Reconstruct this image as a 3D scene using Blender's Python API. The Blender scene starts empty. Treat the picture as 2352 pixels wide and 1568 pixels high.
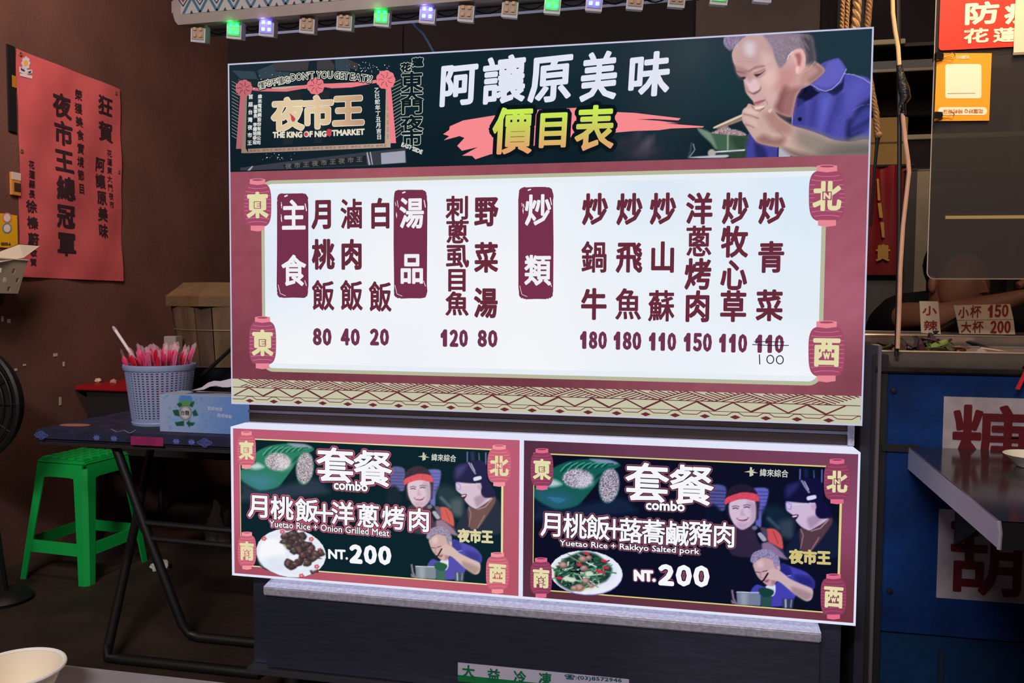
import bpy, bmesh, math, random
import numpy as np
from mathutils import Vector, Matrix

# ------------------------------------------------------------------ camera, world, lights, exposure
SC = bpy.context.scene
COL = SC.collection
random.seed(7); RNG = np.random.default_rng(7)
YAW, PITCH, ROLL = 0.1944, -0.0491, 0.0071
FPX = 1795.3
CAM = np.array([1.0804, -1.8076, 1.0585])
_f = np.array([-math.sin(YAW), math.cos(YAW), 0.0]); _r = np.array([math.cos(YAW), math.sin(YAW), 0.0]); _u = np.array([0, 0, 1.0])
CD = _f*math.cos(PITCH) + _u*math.sin(PITCH); _u2 = -_f*math.sin(PITCH) + _u*math.cos(PITCH)
CR = _r*math.cos(ROLL) + _u2*math.sin(ROLL); CU = -_r*math.sin(ROLL) + _u2*math.cos(ROLL)
cd = bpy.data.cameras.new('camera'); cam = bpy.data.objects.new('camera', cd); COL.objects.link(cam)
cd.sensor_width = 36.0; cd.lens = FPX/2352*36.0; cd.clip_start = 0.02
cam.matrix_world = Matrix(((CR[0], CU[0], -CD[0], CAM[0]), (CR[1], CU[1], -CD[1], CAM[1]), (CR[2], CU[2], -CD[2], CAM[2]), (0, 0, 0, 1)))
SC.camera = cam
vs = SC.view_settings
vs.view_transform = 'Standard'; vs.look = 'None'; vs.exposure = 0.0; vs.gamma = 1.0; vs.use_curve_mapping = False
SC.display_settings.display_device = 'sRGB'
W = bpy.data.worlds.new('night'); SC.world = W; W.use_nodes = True
W.node_tree.nodes['Background'].inputs[0].default_value = (0.55, 0.55, 0.75, 1); W.node_tree.nodes['Background'].inputs[1].default_value = 0.03
def area_light(name, loc, target, size, energy, color, size_y=None):
    l = bpy.data.lights.new(name, 'AREA'); l.energy = energy; l.color = color; l.size = size
    if size_y: l.shape = 'RECTANGLE'; l.size_y = size_y
    o = bpy.data.objects.new(name, l); COL.objects.link(o); o.location = loc
    o.rotation_euler = (Vector(target)-Vector(loc)).to_track_quat('-Z', 'Y').to_euler()
    return o
area_light('market_street_lamp', (0.3, -3.6, 3.3), (0.2, 0.4, 0.4), 1.6, 120, (1.0, 0.93, 0.90), 0.4)
area_light('left_banner_lamp', (-0.55, -0.2, 2.8), (-1.45, 1.2, 1.9), 0.35, 14.5, (1.0, 0.74, 0.60)).data.spread = math.radians(120)  # unseen warm lamp added to light the banner and wall basket
area_light('right_stall_lamp', (1.85, -0.3, 2.45), (1.85, 0.4, 1.25), 0.4, 20, (1.0, 0.72, 0.42))

# ------------------------------------------------------------------ helpers
def lin(c):
    c = np.asarray(c, float)/255.0
    return np.where(c <= 0.04045, c/12.92, ((c+0.055)/1.055)**2.4)
def ray(px, py): return CD + CR*((px-1176)/FPX) + CU*((784-py)/FPX)
def at(ax, val, px, py):
    v = ray(px, py); return CAM + v*((val-CAM[ax])/v[ax])
def proj(P):
    v = np.asarray(P, float)-CAM; d = v@CD
    return 1176+FPX*(v@CR)/d, 784-FPX*(v@CU)/d
MATS = {}
def mat(name, rgb, rough=0.6, metal=0.0, var=0.0, scale=8.0, bump=0.0, bscale=60.0, spec=0.5, stretch=None, rgb2=None, trans=0.0, alpha=1.0, coat=0.0, ior=1.45):
    if name in MATS: return MATS[name]
    m = bpy.data.materials.new(name); m.use_nodes = True; nt = m.node_tree; b = nt.nodes['Principled BSDF']
    c = tuple(lin(rgb))+(1,)
    b.inputs['Base Color'].default_value = c; b.inputs['Roughness'].default_value = rough; b.inputs['Metallic'].default_value = metal
    b.inputs['Specular IOR Level'].default_value = spec; b.inputs['Transmission Weight'].default_value = trans; b.inputs['Alpha'].default_value = alpha
    b.inputs['Coat Weight'].default_value = coat; b.inputs['IOR'].default_value = ior
    tc = nt.nodes.new('ShaderNodeTexCoord'); mp = nt.nodes.new('ShaderNodeMapping'); nt.links.new(tc.outputs['Object'], mp.inputs['Vector'])
    if stretch: mp.inputs['Scale'].default_value = stretch
    if var > 0 or rgb2 is not None:
        n = nt.nodes.new('ShaderNodeTexNoise'); n.inputs['Scale'].default_value = scale; n.inputs['Detail'].default_value = 6
        nt.links.new(mp.outputs[0], n.inputs['Vector'])
        r = nt.nodes.new('ShaderNodeValToRGB'); nt.links.new(n.outputs['Fac'], r.inputs['Fac'])
        r.color_ramp.elements[0].position = 0.32; r.color_ramp.elements[1].position = 0.68
        c2 = lin(rgb2) if rgb2 is not None else np.clip(lin(rgb)*(1+var), 0, 1)
        r.color_ramp.elements[0].color = tuple(np.asarray(lin(rgb))*(1-var))+(1,); r.color_ramp.elements[1].color = tuple(c2)+(1,)
        nt.links.new(r.outputs[0], b.inputs['Base Color'])
    if bump > 0:
        n2 = nt.nodes.new('ShaderNodeTexNoise'); n2.inputs['Scale'].default_value = bscale; n2.inputs['Detail'].default_value = 4
        nt.links.new(mp.outputs[0], n2.inputs['Vector'])
        bp = nt.nodes.new('ShaderNodeBump'); bp.inputs['Strength'].default_value = bump; bp.inputs['Distance'].default_value = 0.01
        nt.links.new(n2.outputs['Fac'], bp.inputs['Height']); nt.links.new(bp.outputs[0], b.inputs['Normal'])
    MATS[name] = m; return m
def emat(name, rgb, strength=1.0):
    if name in MATS: return MATS[name]
    m = bpy.data.materials.new(name); m.use_nodes = True; nt = m.node_tree; nt.nodes.clear()
    e = nt.nodes.new('ShaderNodeEmission'); o = nt.nodes.new('ShaderNodeOutputMaterial'); nt.links.new(e.outputs[0], o.inputs[0])
    e.inputs[1].default_value = strength
    if rgb is None:
        a = nt.nodes.new('ShaderNodeVertexColor'); a.layer_name = 'print'; nt.links.new(a.outputs[0], e.inputs[0])
    else:
        e.inputs[0].default_value = tuple(lin(rgb))+(1,)
        if strength == 1.0: m.cycles.emission_sampling = 'NONE'
    MATS[name] = m; return m
def vmat(name, rough=0.6):
    if name in MATS: return MATS[name]
    m = bpy.data.materials.new(name); m.use_nodes = True; nt = m.node_tree; b = nt.nodes['Principled BSDF']; b.inputs['Roughness'].default_value = rough
    a = nt.nodes.new('ShaderNodeVertexColor'); a.layer_name = 'print'; nt.links.new(a.outputs[0], b.inputs['Base Color'])
    MATS[name] = m; return m

def origin(o):
    p = np.zeros(3)
    while o is not None: p += np.array(o.location); o = o.parent
    return p
def tag(o, label=None, cat=None, group=None, kind=None):
    if label: o['label'] = label
    if cat: o['category'] = cat
    if group: o['group'] = group
    if kind: o['kind'] = kind
    return o
def thing(name, label, cat, loc=(0, 0, 0), rotz=0, group=None):
    o = bpy.data.objects.new(name, None); COL.objects.link(o); o.location = loc; o.rotation_euler = (0, 0, rotz); o.empty_display_size = 0.05
    return tag(o, label, cat, group)
def newobj(name, v, f, material, parent=None, world=True, smooth=False, colors=None, angle=40):
    v = np.asarray(v, float).reshape(-1, 3)
    if world and parent is not None: v = v-origin(parent)
    me = bpy.data.meshes.new(name); me.from_pydata(v.tolist(), [], f)
    if colors is not None:
        ca = me.color_attributes.new('print', 'FLOAT_COLOR', 'POINT')
        ca.data.foreach_set('color', np.concatenate([lin(colors), np.ones((len(v), 1))], 1).astype(np.float32).ravel())
    if smooth:
        me.polygons.foreach_set('use_smooth', [True]*len(me.polygons)); me.set_sharp_from_angle(angle=math.radians(angle))
    me.materials.append(material); me.update()
    o = bpy.data.objects.new(name, me); COL.objects.link(o)
    if parent is not None: o.parent = parent
    return o
class MB:
    def __init__(s): s.v = []; s.f = []
    def add(s, v, f):
        n = len(s.v); s.v += [tuple(map(float, p)) for p in v]; s.f += [tuple(i+n for i in q) for q in f]; return s
    def box(s, a, b, bev=0.0, M=None):
        a, b = np.minimum(a, b), np.maximum(a, b)
        bm = bmesh.new(); bmesh.ops.create_cube(bm, size=1.0)
        for w in bm.verts: w.co = Vector(((a[0]+b[0])/2+w.co.x*(b[0]-a[0]), (a[1]+b[1])/2+w.co.y*(b[1]-a[1]), (a[2]+b[2])/2+w.co.z*(b[2]-a[2])))
        if bev > 0: bmesh.ops.bevel(bm, geom=bm.edges[:], offset=bev, segments=2, affect='EDGES', clamp_overlap=True)
        bm.verts.index_update()
        v = [(M@w.co if M else w.co) for w in bm.verts]; f = [[w.index for w in q.verts] for q in bm.faces]; bm.free()
        return s.add(v, f)
    def tube(s, pts, r, n=8, cap=True):
        P = [np.asarray(p, float) for p in pts]; R = r if hasattr(r, '__len__') else [r]*len(P)
        v = []; f = []; up = None
        for i, p in enumerate(P):
            t = P[min(i+1, len(P)-1)]-P[max(i-1, 0)]; t = t/(np.linalg.norm(t)+1e-12)
            if up is None: up = np.array([0, 0, 1.0]) if abs(t[2]) < 0.9 else np.array([1.0, 0, 0])
            a = np.cross(t, up); a /= np.linalg.norm(a)+1e-12; b = np.cross(a, t); up = b
            for k in range(n):
                q = 2*math.pi*k/n; v.append(p+R[i]*(math.cos(q)*a+math.sin(q)*b))
        for i in range(len(P)-1):
            for k in range(n): f.append((i*n+k, i*n+(k+1) % n, (i+1)*n+(k+1) % n, (i+1)*n+k))
        if cap: f += [tuple(range(n))[::-1], tuple((len(P)-1)*n+k for k in range(n))]
        return s.add(v, f)
    def lathe(s, prof, n=24, c=(0, 0, 0), cap0=False, cap1=False):
        v = []; f = []
        for (r, z) in prof:
            for k in range(n): q = 2*math.pi*k/n; v.append((c[0]+r*math.cos(q), c[1]+r*math.sin(q), c[2]+z))
        for i in range(len(prof)-1):
            for k in range(n): f.append((i*n+k, i*n+(k+1) % n, (i+1)*n+(k+1) % n, (i+1)*n+k))
        if cap0: f.append(tuple(range(n))[::-1])
        if cap1: f.append(tuple((len(prof)-1)*n+k for k in range(n)))
        return s.add(v, f)
    def slab(s, top, thick):              # polygon (3D points) extruded by a vector
        top = [np.asarray(p, float) for p in top]; n = len(top); t = np.asarray(thick, float)
        return s.add(top+[p+t for p in top], [tuple(range(n)), tuple(range(2*n-1, n-1, -1))]+[(i, n+i, n+(i+1) % n, (i+1) % n) for i in range(n)])
    def build(s, name, material, parent=None, world=True, smooth=False, angle=40):
        return newobj(name, s.v, s.f, material, parent, world, smooth, None, angle)
def copy_tree(o, parent=None):
    c = o.copy(); COL.objects.link(c); c.parent = parent
    for ch in [x for x in bpy.data.objects if x.parent == o]: copy_tree(ch, c)
    return c

# ---- lettering: the built-in font's outlines as flat meshes
GL = {}
_tc = bpy.data.curves.new('lettering_source', 'FONT'); _tc.resolution_u = 2
_to = bpy.data.objects.new('lettering_source', _tc); COL.objects.link(_to)
def glyph(t):
    if t in GL: return GL[t]
    _tc.body = t; _to.update_tag(); bpy.context.view_layer.update()
    m = _to.evaluated_get(bpy.context.evaluated_depsgraph_get()).to_mesh()
    v = np.array([(p.co.x, p.co.y) for p in m.vertices]).reshape(-1, 2); f = [tuple(p.vertices) for p in m.polygons]
    cnt = {}
    for q in f:
        for i in range(len(q)):
            e = (q[i], q[(i+1) % len(q)]); k = (min(e), max(e)); cnt[k] = cnt.get(k, 0)+1
    GL[t] = (v, f, [k for k, c in cnt.items() if c == 1]); return GL[t]

GL['\uff11'] = (np.array([(0.42, 0), (0.72, 0), (0.72, 1), (0.48, 1), (0.36, 0.86), (0.12, 0.74), (0.12, 0.56), (0.42, 0.70)], float), [(0, 1, 2, 3, 4, 5, 6, 7)], [(i, (i+1) % 8) for i in range(8)])
LAY = 0.00035
class Plane:
    def __init__(s, O, ux, n, uz=(0, 0, 1)): s.O = np.asarray(O, float); s.ux = np.asarray(ux, float); s.uz = np.asarray(uz, float); s.n = np.asarray(n, float)
    def hit(s, px, py):
        v = ray(px, py); P = CAM+v*(((s.O-CAM)@s.n)/(v@s.n)); return np.array([(P-s.O)@s.ux, (P-s.O)@s.uz])
    def pt(s, ab, L=0): return s.O+s.ux*ab[0]+s.uz*ab[1]+s.n*(L*LAY)
    def sc(s, px, py): return abs(s.hit(px+1, py)[0]-s.hit(px, py)[0]), abs(s.hit(px, py+1)[1]-s.hit(px, py)[1])
class PB:                                 # flat print on a plane; measures are taken off the photograph and put on the plane
    def __init__(s, plane, L, tr=None, auto=False): s.auto = auto; s.lit = plane is not globals().get('SG'); s.p = plane; s.L = L; s.v = []; s.f = []; s.tr = tr; s.g = []; s.z = []; s.cz = 0.0
    def ab(s, px, py):
        q = s.p.hit(px, py); return s.tr(q) if s.tr else q
    def add(s, v, f):
        n = len(s.v); s.v += [tuple(q) for q in v]; s.z += [s.cz]*len(v); s.f += [tuple(i+n for i in q) for q in f]; return s
    def cut(s): s.g.append((len(s.v), len(s.f))); return s
    def poly(s, pts):
        if s.auto: s.cut()
        return s.add([s.ab(*p) for p in pts], [tuple(range(len(pts)))])
    def polyab(s, pts): return s.add(pts, [tuple(range(len(pts)))])
    def ell(s, cx, cy, rx, ry, n=20, rot=0):
        return s.poly([(cx+rx*math.cos(q)*math.cos(rot)-ry*math.sin(q)*math.sin(rot), cy+rx*math.cos(q)*math.sin(rot)+ry*math.sin(q)*math.cos(rot)) for q in [2*math.pi*k/n for k in range(n)]])
    def line(s, pts, w):
        A = [np.array(s.ab(*p)) for p in pts]; k = s.p.sc(*pts[0])[0]*w/2
        return s.lineab(A, k)
    def lineab(s, A, k):
        for a, b in zip(A[:-1], A[1:]):
            d = b-a; d = d/(np.linalg.norm(d)+1e-9)*k; m = np.array([-d[1], d[0]]); d = d*0.5
            s.add([a-d-m, b+d-m, b+d+m, a-d+m], [(0, 1, 2, 3)])
        return s
    def glyphs(s, v, f, be, T, bold):
        s.g.append((len(s.v), len(s.f)))
        V = T(v); s.add(V, f); bw = bold; kk = 0
        if bw > 0:
            used = set()
            for i, j in be:
                a, b = V[i], V[j]; d = b-a; l = np.linalg.norm(d)
                if l < 1e-9: continue
                d = d/l*bw; m = np.array([-d[1], d[0]]); kk += 1; s.cz = 6e-6*(kk % 97) if s.lit else 0.0; s.add([a-m, b-m, b+m, a+m], [(0, 1, 2, 3)])
                for q in (i, j):
                    if q not in used:
                        used.add(q); kk += 1; s.cz = 6e-6*(kk % 97) if s.lit else 0.0; s.add([V[q]+bw*np.array([math.cos(x), math.sin(x)]) for x in (0, 1.047, 2.094, 3.1416, 4.189, 5.236)], [(0, 1, 2, 3, 4, 5)])
        s.cz = 0.0; return s
    def ch(s, t, cx, cy, w, h, bold=0.0, rot=0.0, slant=0.0):       # one full-width character in a cell, bold in photo pixels
        v, f, be = glyph(t); c = np.array(s.ab(cx, cy)); sx, sy = s.p.sc(cx, cy); k = s.kx()
        def T(q):
            x = (q[:, 0]-0.5)*w*sx*k[0]; y = (q[:, 1]-0.38)*h*sy*k[1]; x = x+slant*y
            return np.stack([c[0]+x*math.cos(rot)-y*math.sin(rot), c[1]+x*math.sin(rot)+y*math.cos(rot)], 1)
        return s.glyphs(v, f, be, T, bold*sx*k[0])
    def kx(s):
        if not s.tr: return (1.0, 1.0)
        a = s.tr(np.zeros(2)); b = s.tr(np.ones(2)); return (b[0]-a[0], b[1]-a[1])
    def col(s, t, x0, y0, x1, y1, w, h, bold=0.0, **k):
        n = len(t)
        for i, c in enumerate(t):
            q = i/(n-1) if n > 1 else 0
            if c != ' ': s.ch(c, x0+(x1-x0)*q, y0+(y1-y0)*q, w, h, bold, **k)
        return s
    def word(s, t, p0, p1, h, bold=0.0, flip=False):                # a run of letters fitted between two photo points (left and right ends of its middle line)
        v, f, be = glyph(t); lo, hi = v.min(0), v.max(0); a = np.array(s.ab(*p0)); b = np.array(s.ab(*p1)); sx, sy = s.p.sc(*p0); k = s.kx()
        d = b-a; hh = h*sy*k[1]
        m = np.array([-d[1], d[0]])/np.linalg.norm(d)
        def T(q):
            u = (q[:, 0]-lo[0])/(hi[0]-lo[0]); w = (q[:, 1]-lo[1])/(hi[1]-lo[1])-0.5
            return a+u[:, None]*d+(w*hh)[:, None]*m
        return s.glyphs(v, f, be, T, bold*sx*k[0])
    def num(s, t, x0, x1, y0, y1, bold=0.0, dy=0.0):                # digits fitted one by one into a box
        w = (x1-x0)/len(t); sx, sy = s.p.sc((x0+x1)/2, (y0+y1)/2); s.cut(); n0 = len(s.g)
        for i, c in enumerate(t):
            v, f, be = glyph(chr(ord(c)+0xFEE0)); lo, hi = v.min(0), v.max(0); cx = x0+w*(i+0.5)-(w*0.05 if c == '1' else 0); cy = (y0+y1)/2+dy*i/len(t); C = np.array(s.ab(cx, cy)); ww = (w*0.92-2*bold)*(0.66 if c == '1' else 1.0)*sx; hh = (y1-y0-2*bold)*sy
            s.glyphs(v, f, be, lambda q: C+np.stack([((q[:, 0]-lo[0])/(hi[0]-lo[0])-0.5)*ww, ((q[:, 1]-lo[1])/(hi[1]-lo[1])-0.5)*hh], 1), bold*sx)
        del s.g[n0:]; return s
    def build(s, name, material, parent, cfun=None, split=False, stuff=False):
        v = np.array([s.p.pt(q, s.L)+s.p.n*z for q, z in zip(s.v, s.z)]); cols = None
        if cfun is not None: cols = cfun(np.array(s.v))
        if split and len(s.g) > 1:        # every character a part of its own
            g = ([(0, 0)] if s.g[0][0] > 0 else [])+s.g+[(len(s.v), len(s.f))]; o = None
            for (v0, f0), (v1, f1) in zip(g[:-1], g[1:]):
                o = newobj(name, v[v0:v1], [tuple(i-v0 for i in q) for q in s.f[f0:f1]], material, parent, True, False, None if cols is None else cols[v0:v1])
            return o
        o = newobj(name, v, s.f, material, parent, True, False, cols)
        if stuff: o['kind'] = 'stuff'
        return o
def rrect(a0, a1, b0, b1, r, n=6):
    out = []
    for cx, cy, q in ((a1-r, b1-r, 0), (a0+r, b1-r, 1), (a0+r, b0+r, 2), (a1-r, b0+r, 3)):
        for i in range(n+1): t = (q+i/n)*math.pi/2; out.append((cx+r*math.cos(t), cy+r*math.sin(t)))
    return out
# ---- printed photographs: a fine mesh whose vertices carry the ink colours
def chaikin(p, n=4):                      # rounded closed outline through the given points
    p = np.asarray(p, float); a, b, c, d = np.roll(p, 1, 0), p, np.roll(p, -1, 0), np.roll(p, -2, 0); out = []
    for k in range(n):
        t = k/n; out.append(b+(c-b)*(t*t*(3-2*t))+0.4*((c-a)*(t**3-2*t*t+t)+(d-b)*(t**3-t*t)))
    return np.stack(out, 1).reshape(-1, 2)
class Canvas:
    def __init__(s, X, Y, bg): s.X = X; s.Y = Y; s.C = np.tile(np.asarray(bg, float), (len(X), 1)); s.o = (0, 0); s.k = 1.0
    def frame(s, ox, oy, k): s.o = (ox, oy); s.k = k; return s
    def blend(s, idx, a, c): s.C[idx] = s.C[idx]*(1-a[:, None])+np.asarray(c, float)*a[:, None]
    def sel(s, P, pad): return np.nonzero((s.X > P[:, 0].min()-pad) & (s.X < P[:, 0].max()+pad) & (s.Y > P[:, 1].min()-pad) & (s.Y < P[:, 1].max()+pad))[0]
    def poly(s, pts, c, feather=2.0, alpha=1.0, smooth=True, noise=0, c2=None):
        P = np.asarray(pts, float)/s.k+np.array(s.o)
        if smooth: P = chaikin(P)
        i = s.sel(P, feather)
        if len(i) == 0: return s
        x, y = s.X[i], s.Y[i]; d = np.full(len(i), 1e9); ins = np.zeros(len(i), bool)
        for a, b in zip(P, np.roll(P, -1, 0)):
            e = b-a; t = np.clip(((x-a[0])*e[0]+(y-a[1])*e[1])/(e@e+1e-9), 0, 1)
            d = np.minimum(d, (x-a[0]-t*e[0])**2+(y-a[1]-t*e[1])**2)
            cr = ((a[1] > y) != (b[1] > y)); ins ^= cr & (x < (b[0]-a[0])*(y-a[1])/((b[1]-a[1]) if b[1] != a[1] else 1e-9)+a[0])
        d = np.sqrt(d)*np.where(ins, -1, 1); m = np.clip(0.5-d/feather, 0, 1)*alpha
        if c2 is not None:                                          # second colour mixed in grain by grain
            g = RNG.random(len(i))[:, None]; c = np.asarray(c, float)*g+np.asarray(c2, float)*(1-g); s.C[i] = s.C[i]*(1-m[:, None])+c*m[:, None]; return s
        cc = np.asarray(c, float)
        if noise: cc = cc+RNG.normal(0, noise, (len(i), 1)); s.C[i] = s.C[i]*(1-m[:, None])+cc*m[:, None]; return s
        s.blend(i, m, cc); return s
    def ell(s, cx, cy, rx, ry, c, feather=2.0, alpha=1.0, rot=0, **k):
        q = np.linspace(0, 2*math.pi, 24, endpoint=False)
        return s.poly(np.stack([cx+rx*np.cos(q)*math.cos(rot)-ry*np.sin(q)*math.sin(rot), cy+rx*np.cos(q)*math.sin(rot)+ry*np.sin(q)*math.cos(rot)], 1), c, feather, alpha, False, **k)
    def line(s, pts, w, c, feather=1.5, alpha=1.0):
        P = np.asarray(pts, float)/s.k+np.array(s.o); i = s.sel(P, w+feather); x, y = s.X[i], s.Y[i]; d = np.full(len(i), 1e9)
        for a, b in zip(P[:-1], P[1:]):
            e = b-a; t = np.clip(((x-a[0])*e[0]+(y-a[1])*e[1])/(e@e+1e-9), 0, 1); d = np.minimum(d, (x-a[0]-t*e[0])**2+(y-a[1]-t*e[1])**2)
        if len(i): s.blend(i, np.clip(0.5-(np.sqrt(d)-w/2)/feather, 0, 1)*alpha, c)
        return s
def print_grid(name, plane, a0, a1, b0, b1, step, L, painter, material, parent, inv=None):
    nx = max(2, int((a1-a0)/step)); ny = max(2, int((b1-b0)/step))
    A, B = np.meshgrid(np.linspace(a0, a1, nx+1), np.linspace(b0, b1, ny+1)); A = A.ravel(); B = B.ravel()
    V = plane.O+A[:, None]*plane.ux+B[:, None]*plane.uz+plane.n*(L*LAY)
    Q = V
    if inv: AB = inv(np.stack([A, B], 1)); Q = plane.O+AB[:, :1]*plane.ux+AB[:, 1:]*plane.uz
    X, Y = proj(Q); C = painter(X, Y) if inv is None else painter(X, Y, *proj(V))
    f = [(j*(nx+1)+i, j*(nx+1)+i+1, (j+1)*(nx+1)+i+1, (j+1)*(nx+1)+i) for j in range(ny) for i in range(nx)]
    return newobj(name, V, f, material, parent, True, False, np.clip(C, 0, 255))
def bilerp(px, py, pts):                  # inverse-distance mix of sample colours (px, py, rgb)
    w = np.stack([1.0/((px-p[0])**2+(py-p[1])**2+3000.0) for p in pts], 1); w /= w.sum(1, keepdims=True)
    return w@np.array([p[2] for p in pts], float)

# ------------------------------------------------------------------ the setting
M_wall = mat('maroon_wall', (102, 68, 60), 0.75, var=0.2, scale=3, bump=0.15, bscale=90)
M_floor = mat('dark_floor', (50, 36, 29), 0.7, var=0.35, scale=5, bump=0.3, bscale=50)
WX, BY = -1.455, 2.42
def struct(name, mb, m, parent=None, smooth=False):
    o = mb.build(name, m, parent, smooth=smooth); o['kind'] = 'structure'; return o
struct('floor', MB().box((-2.2, -4, -0.1), (5, 3.2, 0)), M_floor)
wl = struct('wall_left', MB().box((WX-0.1, -4, 0), (WX, BY, 3.4)), M_wall)
struct('wall_back', MB().box((WX-0.1, BY, 0), (5, BY+0.1, 3.4)), mat('back_wall_dark', (27, 13, 14), 0.8, var=0.3, scale=3))
struct('added_ceiling', MB().box((WX-0.1, 0.2, 3.4), (5, BY+0.1, 3.5)), mat('added_ceiling_dark', (30, 26, 26), 0.9))  # unseen dark cover overhead, added to contain the light
for (px, py, w, h) in ((127, 815, .012, .014), (146, 836, .006, .02), (138, 921, .007, .035), (5, 732, .006, .022), (20, 737, .008, .016), (36, 849, .008, .01), (56, 838, .008, .008)):
    p = at(0, WX, px, py); MB().box((WX, p[1]-w, p[2]-h/2), (WX+0.002, p[1]+w, p[2]+h/2), 0.0008).build('paint_chip', mat('chip', (190, 175, 160), 0.8), wl)

# ------------------------------------------------------------------ big menu lightbox
SG = Plane((0, 0, 0.80), (1, 0, 0), (0, -1, 0)); SH = 0.8463; SW = 1.5
sign = thing('menu_lightbox', 'large backlit price list lightbox with dark photo header and white menu field', 'sign', (0.75, 0.05, 0.80))
M_ink = emat('backlit_ink', None); M_case = mat('white_acrylic_case', (205, 205, 215), 0.4)
M_edge = emat('lit_acrylic_edge', (205, 205, 235), 0.9)
MB().box((0, 0.003, 0.80), (SW, 0.068, 0.80+SH), 0.002).build('casing', M_case, sign)
for a, b in (((-.0025, -.002, .797), (.0, .07, .80+SH+.003)), ((SW, -.002, .797), (SW+.003, .07, .80+SH+.003)), ((-.0025, -.002, .797), (SW+.003, .07, .80)), ((-.0025, -.002, .80+SH), (SW+.003, .07, .80+SH+.003))):
    MB().box(a, b).build('edge_strip', M_edge, sign)
hb = (SG.hit(527, 392)[1]+SG.hit(1997, 358)[1])/2          # bottom of the dark header
pt_ = (SG.hit(600, 871)[1]+SG.hit(1950, 909)[1])/2         # top of the patterned band
RED = [(560, 450, (154, 80, 94)), (560, 650, (148, 74, 88)), (560, 840, (118, 58, 72)), (900, 395, (164, 88, 100)), (1300, 385, (146, 76, 88)), (1700, 375, (146, 78, 90)), (1960, 400, (156, 86, 100)), (1960, 600, (168, 92, 110)), (1930, 700, (178, 100, 122)), (1960, 880, (124, 64, 76)), (1200, 880, (108, 56, 66)), (700, 862, (112, 56, 68))]
print_grid('red_field', SG, 0, SW, pt_, hb, 0.02, 0, lambda X, Y: bilerp(X, Y, RED)+RNG.normal(0, 2, (len(X), 1)), M_ink, sign)
def man(X, Y):
    c = Canvas(X, Y, (20, 42, 52)); c.frame(1560, 60, 4.611)
    bg = bilerp(X, Y, [(560, 200, (30, 44, 54)), (560, 370, (14, 28, 36)), (1000, 150, (18, 38, 48)), (1000, 350, (12, 28, 36)), (1300, 130, (26, 48, 58)), (1300, 250, (16, 36, 46)), (1300, 350, (10, 26, 34)), (1590, 130, (66, 70, 76)), (1580, 200, (44, 54, 62)), (1640, 190, (20, 56, 66)), (1650, 330, (10, 26, 34)), (1960, 120, (30, 56, 68)), (1980, 140, (34, 52, 64))])
    c.C[:] = bg
    L = c.line; P = c.poly; E = c.ell
    c.frame(980, 60, 3.5636)                      # faint hand and glass beside the brush stroke
    P([(1560, 930), (1700, 880), (1780, 890), (1900, 980), (1930, 1080), (1700, 1080), (1560, 1010)], (44, 46, 56), 14)
    P([(1700, 880), (1760, 890), (1840, 950), (1830, 975), (1740, 940)], (92, 86, 100), 8, 0.8)
    P([(1720, 1020), (1800, 990), (1850, 1040), (1760, 1070)], (66, 64, 76), 8, 0.8)
    c.frame(1560, 60, 4.611)
    P([(750, 1130), (690, 1230), (690, 1390), (1065, 1390), (1075, 1290), (850, 1230)], (66, 66, 150), 2)
    P([(800, 1230), (900, 1290), (930, 1390), (820, 1390)], (34, 36, 84), 10, 0.8)
    P([(1060, 1285), (1175, 1300), (1170, 1390), (1050, 1390)], (176, 176, 190), 2); L([(1050, 1280), (1045, 1390)], 3, (24, 24, 60))
    # denim shirt
    sh = [(1195, 1050), (1205, 900), (1240, 740), (1290, 660), (1400, 612), (1545, 470), (1500, 400), (1660, 340), (1700, 350), (1772, 455), (1755, 500), (1880, 520), (2040, 610), (2040, 1230), (1820, 1225), (1640, 1210), (1480, 1140), (1330, 1090)]
    P(sh, (78, 78, 168), 2, noise=4)
    P([(1560, 400), (1680, 350), (1750, 450), (1690, 580), (1580, 650), (1480, 640), (1420, 610), (1540, 490)], (98, 98, 190), 8)
    P([(1290, 670), (1390, 625), (1460, 690), (1490, 700), (1400, 770), (1330, 800), (1250, 860), (1245, 750)], (22, 22, 52), 5)
    P([(1490, 695), (1600, 680), (1720, 600), (1745, 540), (1735, 660), (1640, 740), (1570, 700)], (30, 32, 66), 4)
    P([(1215, 780), (1330, 800), (1330, 1070), (1205, 1040)], (60, 60, 140), 6, 0.7)
    P([(1400, 800), (1480, 760), (1450, 1000), (1400, 1100), (1360, 1060)], (56, 56, 134), 18, 0.7)
    P([(1640, 760), (1740, 720), (1700, 900), (1640, 1000), (1600, 1150), (1540, 1120)], (58, 58, 138), 18, 0.7)
    P([(1500, 780), (1620, 740), (1560, 950), (1500, 1080)], (100, 102, 200), 22, 0.7)
    P([(1780, 640), (1930, 560), (2000, 650), (1880, 800), (1790, 900)], (92, 94, 190), 26, 0.7)
    P([(2040, 760), (1900, 850), (1840, 960), (1780, 1010), (1760, 1190), (1830, 1215), (2040, 1000)], (36, 40, 90), 12)
    P([(2040, 850), (1930, 900), (1850, 990), (1830, 1080), (2040, 960)], (66, 68, 152), 12, 0.9)
    P([(1830, 1110), (2040, 1010), (2040, 1070), (1850, 1150)], (58, 62, 138), 10, 0.8)
    P([(1810, 1220), (1870, 1170), (1990, 1150), (2040, 1170), (2040, 1260)], (110, 106, 140), 10)
    st = (190, 190, 232)
    L([(1192, 1040), (1206, 880), (1240, 740), (1290, 662), (1395, 615), (1480, 668), (1550, 690), (1620, 665), (1700, 590), (1770, 455)], 1.3, st, 1.2)
    L([(1750, 502), (1850, 515), (1950, 555), (2035, 612)], 1.4, st, 1.2, 0.9); L([(1840, 890), (1930, 840), (2030, 825)], 1.0, st, 1.2, 0.4)
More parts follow.
